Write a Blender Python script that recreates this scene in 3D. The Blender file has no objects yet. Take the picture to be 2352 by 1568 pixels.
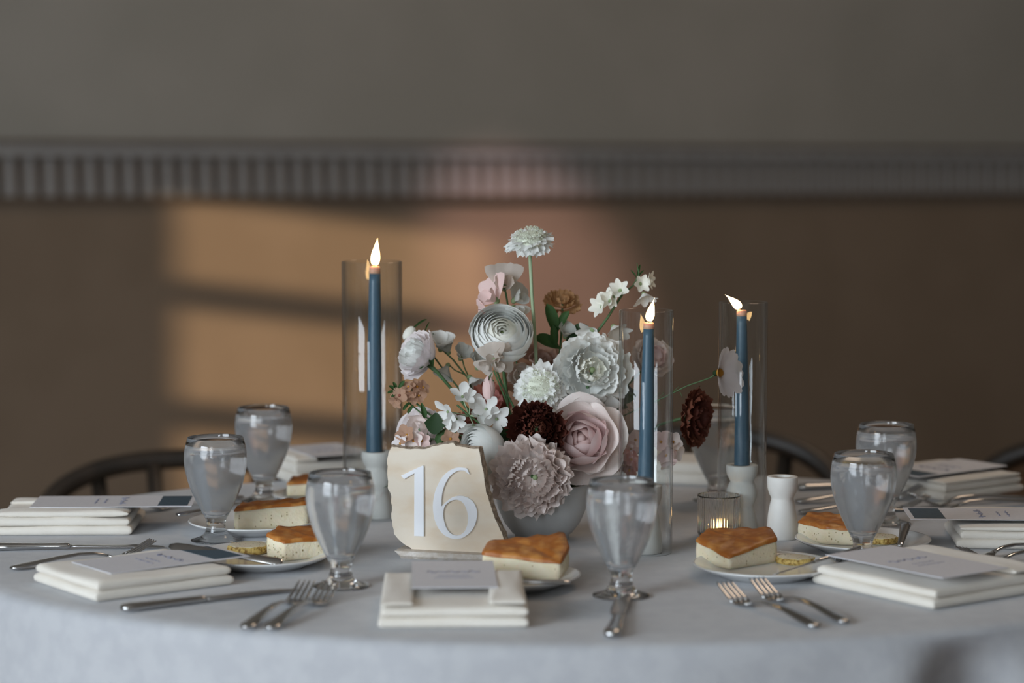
import bpy, bmesh, math, random
from mathutils import Vector, Matrix
R_ = math.radians
sc = bpy.context.scene
COL = sc.collection
# ------------------------------------------------------------------ camera
FPX, Y0, CH, TZ = 5880.0, 230.0, 0.575, 0.76      # focal length in px, horizon row, camera above table, table top
CZ = TZ + CH
PITCH = math.atan((784 - Y0) / FPX)
cd = bpy.data.cameras.new('camera'); cam = bpy.data.objects.new('camera', cd); COL.objects.link(cam)
cd.sensor_width = 36; cd.lens = 36 * FPX / 2352
cam.location = (0, 0, CZ); cam.rotation_euler = (math.pi / 2 - PITCH, 0, 0)
cd.clip_start = 0.05; cd.clip_end = 60
cd.dof.use_dof = True; cd.dof.focus_distance = 3.29; cd.dof.aperture_fstop = 2.5
sc.camera = cam
# ------------------------------------------------------------------ world / light
w = bpy.data.worlds.new('world'); sc.world = w; w.use_nodes = True
w.node_tree.nodes['Background'].inputs[0].default_value = (0.62, 0.74, 0.92, 1)
w.node_tree.nodes['Background'].inputs[1].default_value = 0.5
sc.view_settings.view_transform = 'Standard'; sc.view_settings.look = 'None'
sc.view_settings.gamma = 1; sc.view_settings.use_curve_mapping = False
sc.view_settings.exposure = 0.0
sc.cycles.use_denoising = True
sc.cycles.max_bounces = 12; sc.cycles.transmission_bounces = 10; sc.cycles.transparent_max_bounces = 24
sc.cycles.sample_clamp_indirect = 4.0
# room frame: u runs along the back wall, v runs into it
W0 = Vector((-1.48, 7.4)); U = Vector((3.34, 1.9)).normalized(); V = Vector((-U.y, U.x))
def RM(u, v, z): p = W0 + U * u + V * v; return Vector((p.x, p.y, z))
UL, UR, VF, HC = -5.5, 6.6, -11.0, 4.2
def add_light(name, kind, loc, to=None, energy=10, color=(1, 1, 1), **kw):
    l = bpy.data.lights.new(name, kind); o = bpy.data.objects.new(name, l); COL.objects.link(o)
    o.location = loc; l.energy = energy; l.color = color
    for k, v in kw.items(): setattr(l, k, v)
    if to is not None: o.rotation_euler = (Vector(to) - Vector(loc)).to_track_quat('-Z', 'Y').to_euler()
    return o
WIN1 = (-7.1, -4.7, 0.70, 2.90)        # daylight window in the left wall: v0, v1, z0, z1
k = add_light('window_daylight', 'AREA', RM(UL + 0.05, -5.9, 1.8), RM(0, -5.2, 1.65), 205, (0.80, 0.90, 1.0), shape='RECTANGLE', size=2.3, size_y=2.1)
FILL_WIN = (-9.9, -8.3, 0.70, 2.90)  # opening added for the rear fill
k2 = add_light('rear_fill_light', 'AREA', RM(UL + 0.05, -9.1, 1.8), RM(-0.6, -4.3, 1.0), 105, (0.82, 0.91, 1.0), shape='RECTANGLE', size=1.5, size_y=2.1)  # unseen fill, added to brighten the flowers from the front
c1 = add_light('warm_fill_light', 'AREA', RM(1.6, -3.2, HC - 0.1), RM(1.6, -3.2, 0), 26, (1.0, 0.74, 0.53), shape='DISK', size=1.2)  # unseen warm fill, added to tint the shaded parts of the table
SK, SD = 0.93, 3.3
SUNDIR = Vector((U.x * 6.5 + V.x * SD, U.y * 6.5 + V.y * SD, -SK)).normalized()
sun = add_light('low_sun', 'SUN', (0, 0, 5), None, 5.9, (1.0, 0.74, 0.47), angle=R_(0.6))
sun.rotation_euler = SUNDIR.to_track_quat('-Z', 'Y').to_euler()
# ------------------------------------------------------------------ pixel helpers
FW = Vector((0, math.cos(PITCH), -math.sin(PITCH))); UP = Vector((0, math.sin(PITCH), math.cos(PITCH)))
CAM = Vector((0, 0, CZ))
def ray(px, py): return FW + Vector((1, 0, 0)) * ((px - 1176) / FPX) + UP * ((784 - py) / FPX)
def G(px, py, z=TZ): d = ray(px, py); return CAM + d * ((z - CZ) / d.z)
def D(px, py, y): d = ray(px, py); return CAM + d * (y / d.y)
def on_plane(px, py, p0, n): d = ray(px, py); return CAM + d * ((p0 - CAM).dot(n) / d.dot(n))
rng = random.Random(7)
def ru(a, b): return rng.uniform(a, b)
# ------------------------------------------------------------------ materials
MATS = {}
def base_mat(name):
    m = bpy.data.materials.new(name); m.use_nodes = True; MATS[name] = m
    nt = m.node_tree; nt.nodes.clear()
    out = nt.nodes.new('ShaderNodeOutputMaterial')
    return m, nt, out
def node(nt, t, **kw):
    n = nt.nodes.new(t)
    for k_, v_ in kw.items():
        if k_.startswith('i_'):
            key = k_[2:]; n.inputs[int(key) if key.isdigit() else key.replace('_', ' ')].default_value = v_
        else: setattr(n, k_, v_)
    return n
def rgba(c): return (c[0], c[1], c[2], 1)
def coords(nt, scale=1.0, obj=True):
    tc = node(nt, 'ShaderNodeTexCoord'); mp = node(nt, 'ShaderNodeMapping')
    s = scale if isinstance(scale, (tuple, list)) else (scale,) * 3
    mp.inputs['Scale'].default_value = s
    nt.links.new(tc.outputs['Object'], mp.inputs['Vector']); return mp.outputs['Vector']
def pmat(name, col, rough=0.5, metal=0.0, col2=None, ns=30.0, nd=3.0, lo=0.4, hi=0.6, bump=0.0, bs=200.0, sss=0.0, spec=0.5, sheen=0.0, trans=0.0, coat=0.0):
    m, nt, out = base_mat(name)
    p = node(nt, 'ShaderNodeBsdfPrincipled'); L = nt.links.new
    p.inputs['Base Color'].default_value = rgba(col); p.inputs['Roughness'].default_value = rough
    p.inputs['Metallic'].default_value = metal; p.inputs['Specular IOR Level'].default_value = spec
    p.inputs['Sheen Weight'].default_value = sheen; p.inputs['Coat Weight'].default_value = coat
    if sss: p.inputs['Subsurface Weight'].default_value = sss; p.inputs['Subsurface Scale'].default_value = 0.006
    if col2 is not None:
        n = node(nt, 'ShaderNodeTexNoise'); n.inputs['Scale'].default_value = 1.0; n.inputs['Detail'].default_value = nd
        L(coords(nt, ns), n.inputs['Vector'])
        r = node(nt, 'ShaderNodeValToRGB'); r.color_ramp.elements[0].position = lo; r.color_ramp.elements[1].position = hi
        r.color_ramp.elements[0].color = rgba(col); r.color_ramp.elements[1].color = rgba(col2)
        L(n.outputs['Fac'], r.inputs['Fac']); L(r.outputs['Color'], p.inputs['Base Color'])
    if bump:
        n2 = node(nt, 'ShaderNodeTexNoise'); n2.inputs['Scale'].default_value = 1.0; n2.inputs['Detail'].default_value = 4
        L(coords(nt, bs), n2.inputs['Vector'])
        b = node(nt, 'ShaderNodeBump'); b.inputs['Strength'].default_value = bump; b.inputs['Distance'].default_value = 0.002
        L(n2.outputs['Fac'], b.inputs['Height']); L(b.outputs['Normal'], p.inputs['Normal'])
    L(p.outputs['BSDF'], out.inputs['Surface']); return m
def petal_mat(name, col, col2, tr=0.35, ns=(60, 60, 60), rough=0.6):
    """thin petal: diffuse with light coming through, two close tones mottled along the petal"""
    m, nt, out = base_mat(name); L = nt.links.new
    n = node(nt, 'ShaderNodeTexNoise'); n.inputs['Scale'].default_value = 1.0; n.inputs['Detail'].default_value = 2
    L(coords(nt, ns), n.inputs['Vector'])
    r = node(nt, 'ShaderNodeValToRGB'); r.color_ramp.elements[0].position = 0.35; r.color_ramp.elements[1].position = 0.65
    r.color_ramp.elements[0].color = rgba(col); r.color_ramp.elements[1].color = rgba(col2)
    L(n.outputs['Fac'], r.inputs['Fac'])
    p = node(nt, 'ShaderNodeBsdfPrincipled'); p.inputs['Roughness'].default_value = rough; p.inputs['Specular IOR Level'].default_value = 0.25
    t = node(nt, 'ShaderNodeBsdfTranslucent'); mx = node(nt, 'ShaderNodeMixShader'); mx.inputs[0].default_value = tr
    L(r.outputs['Color'], p.inputs['Base Color']); L(r.outputs['Color'], t.inputs['Color'])
    L(p.outputs['BSDF'], mx.inputs[1]); L(t.outputs['BSDF'], mx.inputs[2]); L(mx.outputs[0], out.inputs['Surface'])
    return m
def thin_glass(name, tint=(0.97, 0.98, 0.98), ior=1.5):
    m, nt, out = base_mat(name); L = nt.links.new
    t = node(nt, 'ShaderNodeBsdfTransparent'); t.inputs[0].default_value = rgba(tint)
    g = node(nt, 'ShaderNodeBsdfGlossy'); g.inputs['Roughness'].default_value = 0.02
    lw = node(nt, 'ShaderNodeLayerWeight'); pw = node(nt, 'ShaderNodeMath', operation='POWER'); pw.inputs[1].default_value = 3.0
    f = node(nt, 'ShaderNodeMath', operation='MULTIPLY_ADD'); f.inputs[1].default_value = 0.85; f.inputs[2].default_value = 0.04
    L(lw.outputs['Facing'], pw.inputs[0]); L(pw.outputs[0], f.inputs[0])
    mx = node(nt, 'ShaderNodeMixShader')
    L(f.outputs[0], mx.inputs[0]); L(t.outputs[0], mx.inputs[1]); L(g.outputs[0], mx.inputs[2]); L(mx.outputs[0], out.inputs['Surface'])
    return m
def glass_mat(name, rough=0.0, ior=1.5, frost=0.0, col=(1, 1, 1)):
    m, nt, out = base_mat(name); L = nt.links.new
    g = node(nt, 'ShaderNodeBsdfGlass'); g.inputs['Roughness'].default_value = rough; g.inputs['IOR'].default_value = ior
    g.inputs['Color'].default_value = rgba(col)
    if frost:
        n = node(nt, 'ShaderNodeTexNoise'); n.inputs['Scale'].default_value = 1; n.inputs['Detail'].default_value = 3
        L(coords(nt, (260, 260, 120)), n.inputs['Vector'])
        b = node(nt, 'ShaderNodeBump'); b.inputs['Strength'].default_value = 0.22; b.inputs['Distance'].default_value = 0.001
        L(n.outputs['Fac'], b.inputs['Height']); L(b.outputs['Normal'], g.inputs['Normal'])
        d = node(nt, 'ShaderNodeBsdfDiffuse'); d.inputs[0].default_value = (0.86, 0.9, 0.94, 1)
        t = node(nt, 'ShaderNodeBsdfTranslucent'); t.inputs[0].default_value = (0.86, 0.9, 0.94, 1)
        a = node(nt, 'ShaderNodeMixShader'); a.inputs[0].default_value = 0.45
        L(d.outputs[0], a.inputs[1]); L(t.outputs[0], a.inputs[2])
        mx = node(nt, 'ShaderNodeMixShader'); mx.inputs[0].default_value = frost
        L(g.outputs[0], mx.inputs[1]); L(a.outputs[0], mx.inputs[2]); L(mx.outputs[0], out.inputs['Surface'])
    else: L(g.outputs[0], out.inputs['Surface'])
    return m
def emit_mat(name, col, s):
    m, nt, out = base_mat(name); e = node(nt, 'ShaderNodeEmission'); e.inputs[0].default_value = rgba(col); e.inputs[1].default_value = s
    nt.links.new(e.outputs[0], out.inputs['Surface']); return m

pmat('wall_upper', (0.32, 0.302, 0.262), 0.8, col2=(0.35, 0.328, 0.287), ns=2, bump=0.05, bs=60)
pmat('wall_lower', (0.205, 0.150, 0.102), 0.75, col2=(0.225, 0.166, 0.115), ns=3, bump=0.05, bs=40)
pmat('trim_dark', (0.10, 0.070, 0.048), 0.6, col2=(0.12, 0.086, 0.058), ns=8)
pmat('trim_light', (0.31, 0.30, 0.29), 0.5, col2=(0.34, 0.33, 0.315), ns=8)
pmat('plaster', (0.48, 0.44, 0.39), 0.8, col2=(0.52, 0.48, 0.42), ns=2)
pmat('floorboard', (0.16, 0.095, 0.055), 0.45, col2=(0.22, 0.135, 0.08), ns=(2, 30, 2))
pmat('window_paint', (0.6, 0.58, 0.54), 0.5)
pmat('cloth', (0.47, 0.48, 0.505), 0.72, col2=(0.51, 0.52, 0.54), ns=40, bump=0.35, bs=900, sheen=0.25)
pmat('napkin', (0.80, 0.745, 0.66), 0.85, col2=(0.83, 0.78, 0.70), ns=25, bump=0.25, bs=500, sheen=0.2)
pmat('paper', (0.72, 0.72, 0.77), 0.6, col2=(0.75, 0.75, 0.79), ns=200)
pmat('paper_blue', (0.035, 0.075, 0.115), 0.5, col2=(0.045, 0.09, 0.13), ns=120)
pmat('ink', (0.23, 0.24, 0.32), 0.7)
pmat('china', (0.80, 0.80, 0.79), 0.12, spec=0.6, coat=0.3)
pmat('ceramic', (0.74, 0.72, 0.68), 0.55, col2=(0.78, 0.76, 0.72), ns=40)
pmat('bowl_ceramic', (0.60, 0.605, 0.60), 0.45, col2=(0.64, 0.645, 0.64), ns=20)
pmat('steel', (0.58, 0.58, 0.58), 0.13, 1.0)
pmat('steel_dull', (0.50, 0.50, 0.50), 0.28, 1.0)
pmat('stone', (0.76, 0.67, 0.55), 0.7, col2=(0.68, 0.53, 0.37), ns=(14, 14, 30), nd=5, lo=0.42, hi=0.72, bump=0.12, bs=350)
pmat('stone_rough', (0.30, 0.235, 0.175), 0.9, col2=(0.55, 0.45, 0.35), ns=180, nd=6, bump=1.0, bs=400)
pmat('stone_pale', (0.72, 0.66, 0.60), 0.85, col2=(0.62, 0.54, 0.45), ns=90, nd=6, bump=0.6, bs=300)
pmat('number_white', (0.86, 0.87, 0.90), 0.3, spec=0.5)
pmat('crumb', (0.84, 0.735, 0.52), 0.85, col2=(0.87, 0.78, 0.585), ns=70, bump=0.5, bs=260, sss=0.15)
pmat('crumb_hole', (0.42, 0.34, 0.17), 0.9)
pmat('crust', (0.40, 0.125, 0.018), 0.45, col2=(0.62, 0.28, 0.07), ns=(60, 60, 60), nd=4, lo=0.45, hi=0.7, bump=0.4, bs=120)
pmat('butter', (0.84, 0.77, 0.58), 0.35, sss=0.2)
pmat('herb_edge', (0.72, 0.52, 0.16), 0.6, col2=(0.30, 0.16, 0.03), ns=260, nd=4, lo=0.45, hi=0.62, bump=0.8, bs=300)
pmat('herb_fleck', (0.10, 0.10, 0.03), 0.7)
pmat('chili_fleck', (0.42, 0.05, 0.015), 0.6)
pmat('candle_blue', (0.050, 0.112, 0.165), 0.34, spec=0.5, col2=(0.058, 0.122, 0.178), ns=20)
pmat('candle_tip', (0.75, 0.42, 0.28), 0.5, sss=0.4)
pmat('wick', (0.02, 0.018, 0.015), 0.9)
pmat('wax_white', (0.85, 0.72, 0.58), 0.5, sss=0.5)
pmat('tin', (0.6, 0.6, 0.6), 0.3, 1.0)
pmat('chair_wood', (0.018, 0.013, 0.009), 0.45, col2=(0.028, 0.019, 0.013), ns=(30, 30, 6))
pmat('rush', (0.25, 0.19, 0.11), 0.9, col2=(0.33, 0.26, 0.16), ns=(120, 6, 6))
thin_glass('tube_glass')
glass_mat('goblet_clear', 0.0, 1.5)
glass_mat('goblet_frost', 0.10, 1.45, frost=0.25)
glass_mat('votive_glass', 0.0, 1.48)
glass_mat('water', 0.0, 1.33)
pmat('ice', (0.8, 0.85, 0.9), 0.2)
emit_mat('flame', (1.0, 0.62, 0.26), 26)
emit_mat('flame_core', (1.0, 0.86, 0.62), 20)
# flower tones
petal_mat('p_white', (0.88, 0.89, 0.86), (0.92, 0.92, 0.89), 0.22)
petal_mat('p_cream', (0.90, 0.89, 0.79), (0.92, 0.91, 0.84), 0.22)
petal_mat('p_blush', (0.93, 0.80, 0.75), (0.94, 0.88, 0.84), 0.25)
petal_mat('p_pink', (0.86, 0.60, 0.57), (0.88, 0.70, 0.66), 0.22)
petal_mat('p_rose', (0.88, 0.66, 0.64), (0.90, 0.77, 0.75), 0.22)
petal_mat('p_mauvewhite', (0.88, 0.81, 0.81), (0.91, 0.87, 0.86), 0.22)
petal_mat('p_greywhite', (0.60, 0.61, 0.57), (0.68, 0.69, 0.65), 0.45)
petal_mat('p_taupe', (0.62, 0.46, 0.38), (0.68, 0.53, 0.45), 0.4)
petal_mat('p_sheer', (0.72, 0.63, 0.56), (0.76, 0.69, 0.62), 0.5)
petal_mat('p_tan', (0.42, 0.23, 0.10), (0.55, 0.33, 0.17))
petal_mat('p_peach', (0.50, 0.29, 0.19), (0.62, 0.40, 0.28))
petal_mat('p_rust', (0.30, 0.10, 0.065), (0.42, 0.17, 0.12))
petal_mat('p_chocolate', (0.065, 0.014, 0.011), (0.17, 0.055, 0.035), 0.15, ns=(110, 110, 110))
petal_mat('p_brownred', (0.13, 0.032, 0.02), (0.25, 0.10, 0.06), 0.2, ns=(90, 90, 90))
petal_mat('p_coral', (0.58, 0.22, 0.19), (0.66, 0.32, 0.27))
petal_mat('leaf', (0.035, 0.085, 0.025), (0.055, 0.12, 0.035), 0.2)
petal_mat('leaf_dark', (0.018, 0.045, 0.016), (0.03, 0.065, 0.022), 0.15)
petal_mat('leaf_pale', (0.30, 0.40, 0.20), (0.38, 0.46, 0.26), 0.3)
pmat('stem', (0.065, 0.14, 0.05), 0.5)
pmat('stem_pale', (0.34, 0.44, 0.27), 0.5)
pmat('anther', (0.50, 0.23, 0.02), 0.7)
pmat('eye', (0.12, 0.16, 0.05), 0.7)
pmat('floret', (0.72, 0.75, 0.62), 0.6)
# ------------------------------------------------------------------ object helpers
def mobj(name, verts, faces, mat, parent=None, smooth=True, mats=None, fmat=None):
    me = bpy.data.meshes.new(name); me.from_pydata([tuple(v) for v in verts], [], faces); me.update()
    for mm in (mats or [mat]): me.materials.append(MATS[mm])
    if fmat:
        for p, i in zip(me.polygons, fmat): p.material_index = i
    if smooth: me.polygons.foreach_set('use_smooth', [True] * len(me.polygons))
    o = bpy.data.objects.new(name, me); COL.objects.link(o)
    if parent: o.parent = parent
    return o
def from_bm(name, bm, mat, parent=None, smooth=True):
    me = bpy.data.meshes.new(name); bm.normal_update(); bm.to_mesh(me); bm.free(); me.materials.append(MATS[mat])
    if smooth: me.polygons.foreach_set('use_smooth', [True] * len(me.polygons))
    o = bpy.data.objects.new(name, me); COL.objects.link(o)
    if parent: o.parent = parent
    return o
def share(name, me, parent, mtx):
    o = bpy.data.objects.new(name, me); COL.objects.link(o); o.parent = parent; o.matrix_local = mtx; return o
def thing(name, label, cat, loc=(0, 0, 0), rz=0.0, group=None):
    o = bpy.data.objects.new(name, None); COL.objects.link(o); o.empty_display_size = 0.05
    o.location = loc; o.rotation_euler = (0, 0, rz); tag(o, label, cat, group); return o
def tag(o, label, cat, group=None):
    o['label'] = label; o['category'] = cat
    if group: o['group'] = group
    return o
def struct(o): o['kind'] = 'structure'; return o
def lathe(name, prof, mat, parent=None, n=40, mats=None, zsplit=None, rmod=None, smooth=True):
    vs, fs, fm = [], [], []
    for (r, z) in prof:
        for i in range(n):
            a = 2 * math.pi * i / n; rr = max(r, 1e-5)
            if rmod: rr = rmod(rr, z, a)
            vs.append((rr * math.cos(a), rr * math.sin(a), z))
    for j in range(len(prof) - 1):
        for i in range(n):
            i2 = (i + 1) % n
            fs.append((j * n + i, j * n + i2, (j + 1) * n + i2, (j + 1) * n + i))
            if zsplit: fm.append(zsplit(j, prof))
    return mobj(name, vs, fs, mat, parent, smooth, mats, fm if zsplit else None)
def tube(name, pts, rad, mat, parent=None, n=8, caps=True):
    pts = [Vector(p) for p in pts]; m = len(pts)
    rads = rad if isinstance(rad, (list, tuple)) else [rad] * m
    vs, fs = [], []; prev = None
    for i, p in enumerate(pts):
        t = (pts[min(i + 1, m - 1)] - pts[max(i - 1, 0)]).normalized()
        if prev is None:
            a = Vector((0, 0, 1)) if abs(t.z) < 0.9 else Vector((1, 0, 0)); nx = t.cross(a).normalized()
        else: nx = (prev - t * prev.dot(t)).normalized()
        prev = nx; ny = t.cross(nx)
        for k_ in range(n):
            an = 2 * math.pi * k_ / n
            vs.append(p + (nx * math.cos(an) + ny * math.sin(an)) * rads[i])
    for i in range(m - 1):
        for k_ in range(n):
            k2_ = (k_ + 1) % n; fs.append((i * n + k_, i * n + k2_, (i + 1) * n + k2_, (i + 1) * n + k_))
    if caps: fs.append(tuple(range(n - 1, -1, -1))); fs.append(tuple((m - 1) * n + k_ for k_ in range(n)))
    return mobj(name, vs, fs, mat, parent)
def bez(p0, p1, p2, p3, n=10):
    out = []
    for i in range(n + 1):
        t = i / n; s = 1 - t
        out.append(p0 * (s ** 3) + p1 * (3 * s * s * t) + p2 * (3 * s * t * t) + p3 * (t ** 3))
    return out
def box(name, lo, hi, mat, parent=None, bevel=0.0, seg=2, smooth=False, rot=None):
    bm = bmesh.new(); bmesh.ops.create_cube(bm, size=1)
    for v in bm.verts: v.co = Vector([lo[i] + (v.co[i] + 0.5) * (hi[i] - lo[i]) for i in range(3)])
    if bevel: bmesh.ops.bevel(bm, geom=bm.edges[:], offset=bevel, segments=seg, affect='EDGES', profile=0.5)
    return from_bm(name, bm, mat, parent, smooth or bevel > 0)
def quad_room(name, pts, mat):
    return struct(mobj(name, pts, [(0, 1, 2, 3)], mat, None, False))
def slab(name, w_, l_, h_, mat, parent=None, off=(0, 0, 0), n=12, wob=0.0, seed=0, exp=10.0, rz=0.0):
    """soft folded-cloth slab with rounded rim, centre of its base at off"""
    r = random.Random(seed); ph = [r.uniform(0, 6.28) for _ in range(6)]
    ts = [math.copysign(abs(math.sin(0.5 * math.pi * (2 * i / n - 1))) ** 0.75, 2 * i / n - 1) for i in range(n + 1)]
    vs, fs = [], []; ca, sa = math.cos(rz), math.sin(rz)
    for side in (1, -1):
        for j, v_ in enumerate(ts):
            for i, u_ in enumerate(ts):
                e = max(abs(u_), abs(v_)); hh = h_ / 2 * max(0.0, 1 - e ** exp) ** 0.5
                wv = wob * (math.sin(3.1 * u_ + ph[0] + 2 * v_) + 0.6 * math.sin(5 * v_ + ph[1]) + 0.4 * math.sin(7 * u_ - 4 * v_ + ph[2]))
                x = u_ * w_ / 2 * (1 + 0.6 * wob / w_ * math.sin(4 * v_ + ph[3])); y = v_ * l_ / 2 * (1 + 0.6 * wob / l_ * math.sin(4 * u_ + ph[4]))
                z = h_ / 2 + side * hh + (wv if side > 0 else 0) * (1 - e ** exp) + (wv * 0.5 if side > 0 else 0) * e ** exp * 0
                vs.append((x * ca - y * sa + off[0], x * sa + y * ca + off[1], z + off[2]))
    N = n + 1
    for s in (0, 1):
        for j in range(n):
            for i in range(n):
                q = [s * N * N + j * N + i, s * N * N + j * N + i + 1, s * N * N + (j + 1) * N + i + 1, s * N * N + (j + 1) * N + i]
                fs.append(tuple(q if s == 0 else q[::-1]))
    bm = bmesh.new(); bv = [bm.verts.new(v) for v in vs]
    for f in fs: bm.faces.new([bv[i] for i in f])
    bmesh.ops.remove_doubles(bm, verts=bm.verts[:], dist=1e-6)
    return from_bm(name, bm, mat, parent)
def frame_along(d):
    return math.atan2(d.y, d.x)
# ------------------------------------------------------------------ room shell
wb0, wb1 = UL, UR
# back wall: the moulding drops a little towards the right, as the photograph shows
def rail_z(u): return -0.0147 * u
ZT0, ZT1 = CZ - 0.113, CZ - 0.287
Zm = (ZT0 + ZT1) / 2
quad_room('wall_back', [RM(wb0, 0, 0), RM(wb1, 0, 0), RM(wb1, 0, Zm + rail_z(wb1)), RM(wb0, 0, Zm + rail_z(wb0))], 'wall_lower')
quad_room('wall_back_upper', [RM(wb0, 0, Zm + rail_z(wb0)), RM(wb1, 0, Zm + rail_z(wb1)), RM(wb1, 0, HC), RM(wb0, 0, HC)], 'wall_upper')
quad_room('floor', [RM(UL, VF, 0), RM(UR, VF, 0), RM(UR, 0, 0), RM(UL, 0, 0)], 'floorboard')
quad_room('ceiling', [RM(UL, VF, HC), RM(UL, 0, HC), RM(UR, 0, HC), RM(UR, VF, HC)], 'plaster')
quad_room('wall_right', [RM(UR, VF, 0), RM(UR, VF, HC), RM(UR, 0, HC), RM(UR, 0, 0)], 'wall_upper')
quad_room('wall_front', [RM(UL, VF, 0), RM(UL, VF, HC), RM(UR, VF, HC), RM(UR, VF, 0)], 'wall_upper')
# left wall with two openings: the day window near the camera and the window that throws the sun patch
def wall_uv(px, py):
    p = on_plane(px, py, RM(0, 0, 0), Vector((V.x, V.y, 0))); q = Vector((p.x, p.y)) - W0
    return q.dot(U), p.z
def sun_back(px, py):
    u, z = wall_uv(px, py); t = (u - UL) / 6.5
    return -SD * t, z + SK * t
pv = [sun_back(*p) for p in ((405, 450), (405, 1120), (1170, 540), (1170, 1180))]
SV0, SV1 = pv[2][0], pv[0][0]; SZ1 = pv[0][1]; SZ0 = pv[1][1] - 0.1
holes = sorted([WIN1, FILL_WIN, (SV0, SV1, SZ0, SZ1)])
lv, lf = [], []
def lq(v0, v1, z0, z1):
    b = len(lv); lv.extend([RM(UL, v0, z0), RM(UL, v1, z0), RM(UL, v1, z1), RM(UL, v0, z1)]); lf.append((b, b + 1, b + 2, b + 3))
cur = VF
for (a, b_, z0, z1) in holes:
    lq(cur, a, 0, HC); lq(a, b_, 0, z0); lq(a, b_, z1, HC); cur = b_
lq(cur, 0, 0, HC)
struct(mobj('wall_left', lv, lf, 'wall_upper', None, False))
def window(name, v0, v1, z0, z1, bars_z, bars_v, th=0.06):
    e = struct(bpy.data.objects.new(name, None)); COL.objects.link(e)
    def bar(nm, a0, a1, b0, b1):
        vs = []
        for du in (-0.03, 0.03):
            for (vv, zz) in ((a0, b0), (a1, b0), (a1, b1), (a0, b1)): vs.append(RM(UL + du - 0.03, vv, zz))
        mobj(nm, vs, [(0, 1, 2, 3), (7, 6, 5, 4), (0, 4, 5, 1), (1, 5, 6, 2), (2, 6, 7, 3), (3, 7, 4, 0)], 'window_paint', e, False)
    for (a0, a1, b0, b1) in ((v0 - 0.08, v0, z0 - 0.08, z1 + 0.08), (v1, v1 + 0.08, z0 - 0.08, z1 + 0.08), (v0, v1, z0 - 0.08, z0), (v0, v1, z1, z1 + 0.08)): bar('frame', a0, a1, b0, b1)
    for z in bars_z: bar('muntin', v0, v1, z - th / 2, z + th / 2)
    for v in bars_v: bar('muntin', v - 0.02, v + 0.02, z0, z1)
b1 = sun_back(560, 688)[1]; b2 = sun_back(560, 962)[1]
window('window_1', *WIN1, [1.8], [-5.9], 0.05)
window('fill_window', *FILL_WIN, [1.8], [-9.1], 0.05)  # frame added around the rear fill
for wn, WW in (('window_1', WIN1), ('fill_window', FILL_WIN)):
    mobj('sun_blocker', [RM(UL - 0.1, WW[0] - .1, WW[2] - .1), RM(UL - 0.1, WW[1] + .1, WW[2] - .1), RM(UL - 0.1, WW[1] + .1, WW[3] + .1), RM(UL - 0.1, WW[0] - .1, WW[3] + .1)], [(0, 1, 2, 3)], 'plaster', bpy.data.objects[wn], False)  # unseen panel added behind the frame to keep the sun out
window('window_2', SV0, SV1, SZ0, SZ1, [b1, b2], [], 0.085)
# moulding along the back wall: cornice, frieze, bead, and one block per dentil
mo = struct(bpy.data.objects.new('trim_1', None)); COL.objects.link(mo)
def rail(name, za, zb, dep, mat, u0=-3.2, u1=6.4):
    vs = []
    for u in (u0, u1):
        for (v, z) in ((0, zb), (-dep, zb), (-dep, za), (0, za)): vs.append(RM(u, v, z + rail_z(u)))
    return mobj(name, vs, [(0, 1, 5, 4), (1, 2, 6, 5), (2, 3, 7, 6), (0, 3, 2, 1), (4, 5, 6, 7)], mat, mo, False)
rail('cornice', ZT0, ZT0 - 0.012, 0.055, 'trim_dark')
rail('cornice_lip', ZT0 - 0.012, ZT0 - 0.045, 0.045, 'trim_light')
rail('frieze', ZT0 - 0.045, ZT1 + 0.012, 0.012, 'trim_dark')  # shade in the gaps between dentils put into the frieze colour
rail('bead', ZT1 + 0.012, ZT1 - 0.008, 0.030, 'trim_dark')
dm = None; u = -3.15; i = 0
while u < 5.0:
    dw = 0.0315
    if dm is None:
        vs = []
        for (x, y, z) in ((-1, 0, 0), (1, 0, 0), (1, -1, 0), (-1, -1, 0), (-.75, 0, 1), (.75, 0, 1), (.75, -.7, 1), (-.75, -.7, 1)):
            vs.append((x * dw / 2, y * 0.022, z * 0.112))
        o = mobj('dentil', vs, [(0, 3, 2, 1), (4, 5, 6, 7), (0, 1, 5, 4), (1, 2, 6, 5), (2, 3, 7, 6), (3, 0, 4, 7)], 'trim_light', mo, False); dm = o.data
    else:
        o = bpy.data.objects.new('dentil', dm); COL.objects.link(o); o.parent = mo
    p = RM(u, -0.012, ZT1 + 0.012 + rail_z(u)); o.location = p; o.rotation_euler = (0, 0, math.atan2(U.y, U.x))
    u += 0.061
# added, unseen spot that tints the middle of the back wall pink
pu, pz = wall_uv(1215, 600)
add_light('added_pink_spot', 'SPOT', RM(pu - 2.6, -3.4, 3.6), RM(pu + 0.02, 0, pz - 0.08), 1000, (1.0, 0.66, 0.64), spot_size=R_(9.5), spot_blend=1.0, shadow_soft_size=0.04)
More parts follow.
